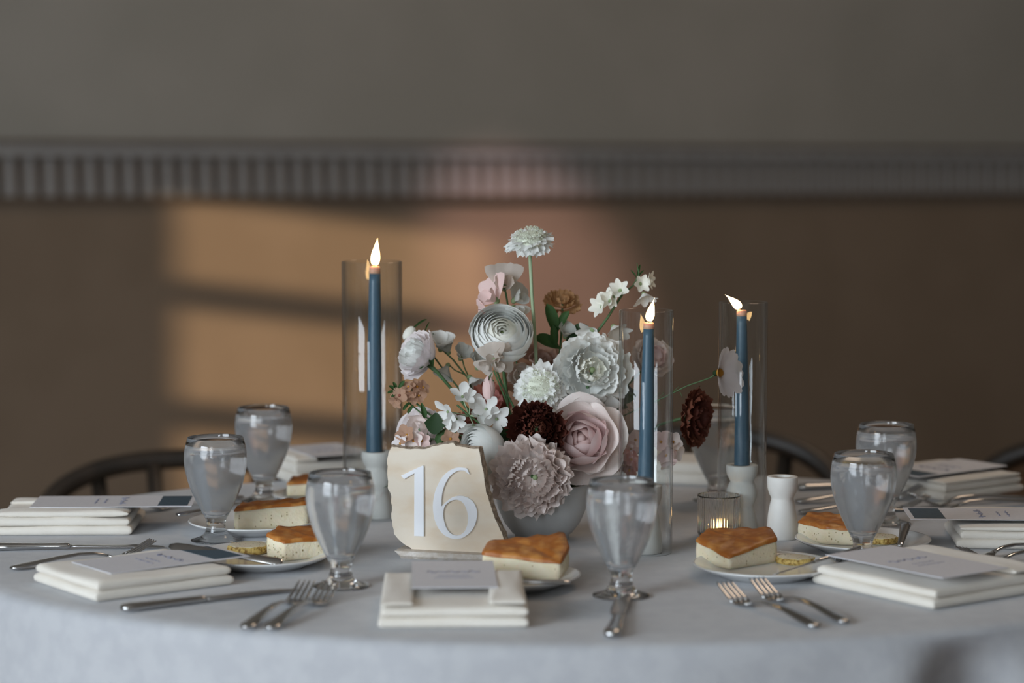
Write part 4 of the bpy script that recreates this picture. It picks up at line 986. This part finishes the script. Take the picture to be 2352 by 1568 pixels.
# sweet peas on top
f = nf('sweet_pea', 'pink and white sweet peas on one stem above the cream ranunculus', dx=-.01, dy=.01)
f.stem([f.r, at(1190, 860, 3.40), at(1172, 735, 3.395), at(1163, 680, 3.385), at(1158, 655, 3.38)], .0013)
sweetpea(f, at(1140, 690, 3.375), (-.7, -.6, .1), px2m(62, 3.38), 'p_pink', (-.45, 0, .8)); sweetpea(f, at(1122, 718, 3.37), (-.6, -.5, -.3), px2m(38, 3.38), 'p_pink', (-.8, 0, -.1))
sweetpea(f, at(1158, 660, 3.385), (0, -.9, .2), px2m(58, 3.38), 'p_sheer', (0, .1, 1)); sweetpea(f, at(1180, 690, 3.39), (.7, -.5, .1), px2m(52, 3.38), 'p_greywhite', (.45, 0, .5)); sweetpea(f, at(1180, 705, 3.385), (.4, -.7, -.2), px2m(40, 3.38), 'p_white', (.5, 0, -.6))
# sheer sweet pea in front of the ranunculus
f = nf('sweet_pea', 'sheer beige sweet pea drooping in front of the cream ranunculus', dx=-.01, dy=-.02)
f.stem([f.r, at(1180, 935, 3.33), at(1152, 880, 3.325), at(1138, 845, 3.32), at(1131, 824, 3.318)], [.0015, .0015, .0014, .0013, .0012])
sweetpea(f, at(1136, 826, 3.318), (-.1, -1, -.1), px2m(42, 3.32), 'p_sheer', (-.25, 0, 1)); sweetpea(f, at(1132, 828, 3.32), (.3, -.8, -.3), px2m(50, 3.32), 'p_sheer', (1, 0, .12)); sweetpea(f, at(1122, 830, 3.322), (-.4, -.8, -.3), px2m(36, 3.32), 'p_sheer', (-.6, 0, -.8))
# hanging pink bud
f = nf('sweet_pea_bud', 'closed pink bud hanging in front of the green stems', dx=-.012, dy=-.025)
f.stem([f.r, at(1178, 960, 3.33), at(1146, 880, 3.315), at(1134, 850, 3.312), at(1126, 862, 3.312), at(1124, 872, 3.312)], .0011)
bud = spetal('bud_petal', 'p_pink', 168, 85, 8, 0, 2.0, .02, 3, .3, seed=9); ball(f, 'petal', [bud], at(1123, 892, 3.312), (0, -.15, -1), 3, px2m(15, 3.31), jt=.1)
for s in (-1, 1, 0): leaf(f, at(1124, 872, 3.311), at(1124 + s * 12, 878 - abs(s) * 4, 3.308), LF[0], ws=.5)
# beige rose behind
f = nf('rose', 'blurred beige rose behind the cream ranunculus', dx=0, dy=.02)
c = at(1238, 832, 3.44); ruffle(f, c, (.1, -.75, .5), px2m(62, 3.44), 'p_taupe', 'p_taupe', rings=((.3, 155, 4), (.5, 148, 4), (.75, 132, 5), (1.0, 108, 6)), ruf=.01, rk=3, jag=.1, flare=.15); f.stem_to(c, (0, -.3, 1))
f = nf('carnation', 'small peach bloom tucked between the ranunculus and the round scabiosa', dx=0, dy=0)
c = at(1196, 862, 3.39); ruffle(f, c, (0, -.9, .3), px2m(40, 3.39), 'p_peach', 'p_sheer', rings=((.5, 140, 5), (.8, 120, 6), (1, 100, 6)), ruf=.03, flare=.1); f.stem_to(c, (0, -.3, 1))
# dried tan flower and its leaves
f = nf('zinnia', 'dried tan flower head above dark green leaves behind the lisianthus', dx=.01, dy=.01)
c = at(1292, 690, 3.43); ruffle(f, c, (.1, -.5, .8), px2m(42, 3.43), 'p_tan', 'p_tan', rings=((.4, 140, 5), (.7, 112, 7), (1, 86, 8)), ruf=.07, rk=6, jag=1.0, obl=.7, phw=30); f.stem_to(c, (0, -.2, 1), .0016)
for b, t_, w_ in (((1278, 770), (1262, 700), .9), ((1300, 790), (1345, 745), 1.2), ((1285, 800), (1236, 768), 1.3), ((1310, 780), (1348, 778), 1.4), ((1280, 760), (1300, 715), .9), ((1275, 800), (1272, 750), .8)): leaf(f, at(*b, 3.415), at(*t_, 3.40), LF[1] if t_[0] > 1320 else LF[0], ws=w_)
bell(f, at(1298, 772, 3.41), (.2, -.6, .8), px2m(34, 3.41), 'p_greywhite')
# delphinium spike
f = nf('delphinium', 'white delphinium spike arching to the right over the middle candle tube', dx=.02, dy=.0)
sp_ = [at(1330, 850, 3.39), at(1362, 775, 3.39), at(1395, 730, 3.395), at(1430, 675, 3.40), at(1455, 655, 3.405), at(1468, 630, 3.405), at(1463, 604, 3.405)]
f.stem([f.r] + sp_, [.0018, .0018, .0018, .0017, .0015, .0012, .0009, .0005])
for (x, y, d, r_) in ((1362, 755, (-.4, -.6, -.5), 40), (1408, 748, (.4, -.6, -.7), 42), (1384, 705, (-.7, -.6, .2), 30), (1402, 692, (-.6, -.6, .4), 28), (1425, 668, (-.3, -.8, .4), 30), (1412, 680, (-.5, -.6, -.3), 26), (1470, 652, (.3, -1, .2), 26), (1478, 672, (.3, -.5, -.9), 34), (1484, 645, (.8, -.4, .1), 24)):
    star(f, at(x, y, 3.395), d, px2m(r_ * 1.12, 3.395), 'p_cream' if r_ < 32 else 'p_white', 6, .30, 36, 'leaf_pale', .15, cup=.3, bend=-.45, tr=.45)
for t_ in ((1470, 606), (1450, 618), (1478, 618)): leaf(f, at(1463, 640, 3.405), at(*t_, 3.405), LF[0], ws=.4)
# grey bell spray at the left
f = nf('campanula', 'spray of grey-white bellflowers on thin branching stems between lisianthus and ranunculus', dx=-.02, dy=.01)
f.stem([f.r, at(1130, 930, 3.41), at(1068, 860, 3.41), at(1040, 825, 3.41), at(1015, 802, 3.41)], .0012); f.stem([at(1068, 860, 3.41), at(1045, 850, 3.41), at(1030, 836, 3.41)], .0009); f.stem([at(1075, 862, 3.41), at(1066, 842, 3.41), at(1062, 825, 3.41)], .0009); f.stem([at(1130, 930, 3.40), at(1085, 895, 3.40), at(1074, 868, 3.40)], .0011)
for (x, y, d, r_, m_) in ((1030, 808, (-.3, -.5, .8), 34, 'p_greywhite'), (1058, 822, (.3, -.6, .7), 36, 'p_greywhite'), (1028, 840, (-.4, -.5, -.8), 36, 'p_greywhite'), (1080, 868, (.5, -.6, -.6), 42, 'p_white'), (1012, 800, (.1, -.5, .9), 42, 'p_white'), (1098, 842, (.3, -.5, .6), 44, 'p_greywhite')): bell(f, at(x, y, 3.405), d, px2m(r_, 3.4), m_, 5, 30)
# green-white buds
f = nf('lisianthus_bud', 'green-white pointed buds above the side-facing lisianthus', dx=-.025, dy=.015)
f.stem([f.r, at(1110, 960, 3.40), at(1020, 850, 3.40), at(975, 790, 3.40), at(955, 760, 3.40)], .0012)
bd = spetal('bud_green', 'p_cream', 165, 85, 8, 0, 1.5, .02, 3, .2, seed=12); ball(f, 'petal', [bd], at(940, 766, 3.40), (.5, 0, .7), 3, px2m(13, 3.4)); leaf(f, at(944, 760, 3.40), at(978, 728, 3.40), LF[0], ws=.28); leaf(f, at(975, 765, 3.40), at(985, 738, 3.40), LF[0], ws=.3); leaf(f, at(970, 770, 3.40), at(1000, 764, 3.40), LF[0], ws=.3)
# star flowers
f = nf('orlaya', 'white star-shaped lace flowers in front of the rust blooms beside the round leaf', dx=-.03, dy=-.03)
f.stem([f.r, at(1130, 990, 3.31), at(1078, 955, 3.305), at(1050, 930, 3.30)], .0013)
for (x, y, d, r_) in ((1030, 945, (-.6, -.6, -.35), 38), (1062, 912, (.2, -.6, .7), 36), (1080, 918, (.6, -.6, .35), 30), (1048, 960, (-.1, -.8, -.6), 34), (1098, 952, (.4, -.5, .4), 32), (1088, 975, (.1, -.6, -.8), 38), (1116, 940, (.2, -.8, .5), 34), (1140, 962, (.4, -.8, .05), 36)): 
    star(f, at(x, y, 3.302), d, px2m(r_, 3.3), 'p_white', 5, .34, 62, er=.10)
    f.stem([at(1078, 955, 3.305), at(x, y, 3.303)], .0008, 'stem_pale')
# tan phlox at the left
f = nf('phlox', 'tan phlox cluster with a green bud head beside the left candle tube', dx=-.035, dy=-.01)
f.stem([f.r, at(1060, 1010, 3.33), at(985, 950, 3.33), at(955, 925, 3.33)], .0013); f.stem([at(1060, 1010, 3.33), at(1000, 975, 3.33), at(945, 930, 3.33), at(922, 905, 3.33)], .001)
for (x, y, d, r_) in ((918, 908, (-.3, -.9, .2), 22), (942, 900, (.0, -.9, .4), 18), (958, 888, (.3, -.6, .7), 20), (972, 890, (.6, -.6, .5), 18), (938, 888, (-.2, -.6, .8), 18), (910, 922, (-.5, -.6, -.5), 20), (950, 912, (.2, -.9, -.1), 18), (962, 908, (.4, -.9, .0), 18)): star(f, at(x, y, 3.325), d, px2m(r_, 3.325), 'p_peach', 5, .42, 70, 'p_rust' if x == 918 else 'anther', .16)
for b, t_ in (((912, 900), (896, 884)), ((908, 898), (890, 900)), ((912, 896), (905, 878)), ((910, 902), (898, 912)), ((915, 896), (926, 874)), ((940, 925), (925, 940)), ((950, 930), (935, 948)), ((968, 925), (978, 960)), ((945, 925), (930, 930)), ((942, 918), (940, 885))): leaf(f, at(*b, 3.328), at(*t_, 3.322), LF[0], ws=.9)
# round leaf
f = nf('eucalyptus_sprig', 'dark round eucalyptus leaf in front of the peach-white roses', 'foliage', -.04, -.02)
f.stem([f.r, at(1080, 1010, 3.315), at(1030, 985, 3.31), at(1010, 965, 3.31)], .001); leaf(f, at(1002, 948, 3.308), at(996, 998, 3.305), RL, nrm=(-.1, -1, .15), ws=1.0); leaf(f, at(1035, 985, 3.315), at(1050, 1010, 3.31), LF[0]); leaf(f, at(1025, 985, 3.315), at(1000, 1018, 3.31), LF[0], ws=1.3)
# peach-white roses low left
f = nf('rose', 'white rose tinged with peach rising behind the top left corner of the number stone', dx=-.04, dy=0)
c = at(962, 985, 3.36); ruffle(f, c, (-.4, -.8, .35), px2m(52, 3.36), 'p_mauvewhite', 'p_blush', rings=((.4, 150, 4), (.65, 136, 5), (.9, 112, 5), (1.08, 90, 5)), ruf=.02, rk=3, jag=.2, flare=.15); f.stem_to(c, (-.5, -.3, .5))
f = nf('stock', 'peach and yellow floret cluster just above the number stone edge', dx=-.04, dy=-.03)
f.stem([f.r, at(1020, 1010, 3.32), at(960, 1005, 3.315)], .001)
for (x, y, d, r_, m_) in ((935, 1000, (-.4, -.8, .4), 26, 'p_peach'), (950, 1012, (-.1, -.9, .2), 24, 'p_blush'), (968, 1012, (.2, -.9, .3), 22, 'p_pink'), (920, 1018, (-.5, -.8, .1), 22, 'p_mauvewhite'), (1035, 1008, (0, -.8, .5), 22, 'p_peach')): star(f, at(x, y, 3.31), d, px2m(r_, 3.31), m_, 5, .42, 62, 'anther', .15)
# rust blooms inside
f = nf('carnation', 'rust-red bloom behind the white star flowers', dx=-.02, dy=-.01)
c = at(1062, 978, 3.345); ruffle(f, c, (-.1, -.9, .3), px2m(34, 3.345), 'p_rust', 'p_rust', rings=((.4, 140, 5), (.7, 120, 6), (1, 96, 7)), ruf=.08, rk=7, jag=1, phw=34); f.stem_to(c, (0, -.5, .6))
f = nf('carnation', 'dusky rust bloom behind the hanging pink bud', dx=-.01, dy=0)
c = at(1125, 925, 3.365); ruffle(f, c, (0, -.9, .4), px2m(46, 3.365), 'p_rust', 'p_coral', rings=((.4, 140, 5), (.7, 120, 6), (1, 96, 7)), ruf=.07, rk=7, jag=1, phw=34); f.stem_to(c, (0, -.5, .8))
# right side: pale pink bloom behind the tube, coral cluster, pink stock
f = nf('lisianthus', 'pale pink lisianthus seen through the middle candle tube', dx=.035, dy=.02)
c = at(1500, 820, 3.44); ruffle(f, c, (.4, -.7, .4), px2m(48, 3.44), 'p_blush', 'p_rose', ruf=.04, flare=.12); f.stem_to(c, (.5, -.2, .7))
f = nf('stock', 'pink stock florets peeking out right of the middle candle', dx=.05, dy=-.01)
f.stem([f.r, at(1440, 1040, 3.37), at(1500, 1040, 3.365)], .0013)
for (x, y, d, r_, m_) in ((1545, 1015, (.5, -.7, .4), 26, 'p_blush'), (1550, 1035, (.7, -.6, -.1), 24, 'p_blush'), (1530, 1045, (.2, -.9, -.2), 26, 'p_rose'), (1518, 1015, (.0, -.8, .5), 28, 'p_pink'), (1460, 1010, (-.1, -.9, .3), 24, 'p_rose'), (1450, 1030, (-.2, -.9, -.2), 24, 'p_pink'), (1530, 1062, (.3, -.6, -.7), 20, 'p_blush')): star(f, at(x, y, 3.36), d, px2m(r_, 3.36), m_, 5, .45, 60, 'anther', .13)
f = nf('phlox', 'coral-red floret cluster between the pink rose and the middle candle tube', dx=.04, dy=-.03)
f.stem([f.r, at(1390, 1090, 3.35), at(1420, 1045, 3.345)], .0013)
for (x, y, m_) in ((1410, 1030, 'p_pink'), (1430, 1042, 'p_coral'), (1412, 1058, 'p_coral'), (1432, 1068, 'p_rust'), (1450, 1055, 'p_coral'), (1398, 1072, 'p_peach'), (1445, 1080, 'p_rust'), (1470, 1070, 'p_coral')): star(f, at(x, y, 3.34), (ru(-.3, .5), -1, ru(-.2, .6)), px2m(20, 3.34), m_, 5, .42, 64, 'anther', .15)
# cosmos
f = nf('cosmos', 'white cosmos with a golden eye on a thin feathery stem by the right candle', dx=.055, dy=0)
c = at(1650, 856, 3.345); cax = (.80, -.52, .10)
f.stem([f.r, at(1420, 960, 3.38), at(1520, 915, 3.375), at(1580, 885, 3.37), at(1630, 868, 3.352), at(1648, 857, 3.346)], [.001, .001, .0009, .0008, .0009, .0014])
star(f, c, cax, px2m(64, 3.37), 'p_mauvewhite', 8, .34, 62, 'anther', .16, notch=.10, cup=.15, bend=-.15, tr=.15); blob(f, 'calyx', c - Vector(cax).normalized() * .004, .004, 'leaf_dark')
for i in range(16):
    x = 1440 + i * 8; y = 940 - i * 3; f.stem([at(x, y, 3.376), at(x + ru(-18, 22), y + ru(-26, 26), 3.37)], .00035, 'stem', 'feathery_leaf')
# brown carnation at the right
f = nf('carnation', 'withered red-brown carnation facing away beside the right candle tube', dx=.055, dy=-.01)
c = at(1606, 958, 3.375); ruffle(f, c, (.85, -.50, -.05), px2m(70, 3.375), 'p_brownred', 'p_chocolate', rings=((.4, 130, 5), (.6, 118, 6), (.8, 104, 7), (1.0, 88, 8)), ruf=.08, rk=7, jag=1.1, obl=.55, flare=.05, phw=36)
f.stem([f.r, at(1440, 1040, 3.38), at(1515, 975, 3.38), at(1560, 962, 3.378), at(1590, 960, 3.376)], [.0017, .0017, .0018, .0022, .0035])
# low green needle sprig at the bowl
f = nf('pine_sprig', 'dark needle-leaved sprig at the bowl rim beside the tall goblet', 'foliage', .03, -.04)
f.stem([f.r, at(1330, 1105, 3.32), at(1320, 1150, 3.315)], .001)
for i in range(46):
    s = i / 46; p = at(1342 - 26 * s, 1092 + 58 * s, 3.318); f.stem([p, p + Vector((ru(-.010, .010), ru(-.006, .004), ru(-.010, .004)))], .00045, 'leaf_dark', 'needle')
# foliage sprigs filling the middle
sprigs = [(1330, 930, 1290, 950, 3.37, 'below the large lisianthus'), (1420, 930, 1400, 980, 3.40, 'left of the middle candle tube'), (1180, 960, 1150, 930, 3.36, 'left of the round scabiosa'), (1090, 1000, 1040, 1005, 3.355, 'behind the side-facing white ranunculus'), (1300, 1110, 1330, 1130, 3.36, 'under the pink rose'),
          (1180, 1050, 1160, 1080, 3.37, 'behind the blush frilled lisianthus'), (1380, 990, 1420, 1010, 3.39, 'behind the pink rose'), (1440, 880, 1460, 900, 3.40, 'between the large lisianthus and the candle'), (1250, 1010, 1180, 990, 3.375, 'behind the chocolate carnation'), (1000, 1030, 990, 1010, 3.37, 'low behind the number stone'), (1390, 1080, 1400, 1110, 3.38, 'under the coral cluster'), (1300, 900, 1320, 880, 3.40, 'behind the round scabiosa')]
for i, (x, y, tx, ty, dd, where) in enumerate(sprigs):
    f = nf('leafy_sprig', 'dark green leafy sprig ' + where, 'foliage', ru(-.02, .02), ru(-.01, .02)); q = random.Random(50 + i)
    m_ = at((x + 1245) / 2, (y + 1130) / 2, dd); e = at(x, y, dd); f.stem([f.r, m_, e], .0013)
    for j in range(8):
        s = q.uniform(.35, 1); b = m_.lerp(e, s); t_ = b + Vector((q.uniform(-.03, .03), q.uniform(-.022, .012), q.uniform(-.022, .028)))
        leaf(f, b, t_, LF[q.choice((0, 1, 1))], ws=q.uniform(.9, 1.4))
# small flower lying low behind the left goblet
pb = G(846, 1196)
f = Flower('ranunculus', 'small dusky pink flower with a green leaf low behind the goblet by the number stone', 'flower', pb)
c = at(838, 1122, 3.50); ruffle(f, c, (-.1, -.8, .5), px2m(40, 3.5), 'p_coral', 'p_pink', rings=((.4, 150, 4), (.7, 132, 5), (1, 104, 6)), ruf=.02, flare=.1, rk=3, jag=.2); f.stem([pb, c], .0015); leaf(f, at(860, 1120, 3.5), at(892, 1106, 3.49), LF[0], ws=1.3)
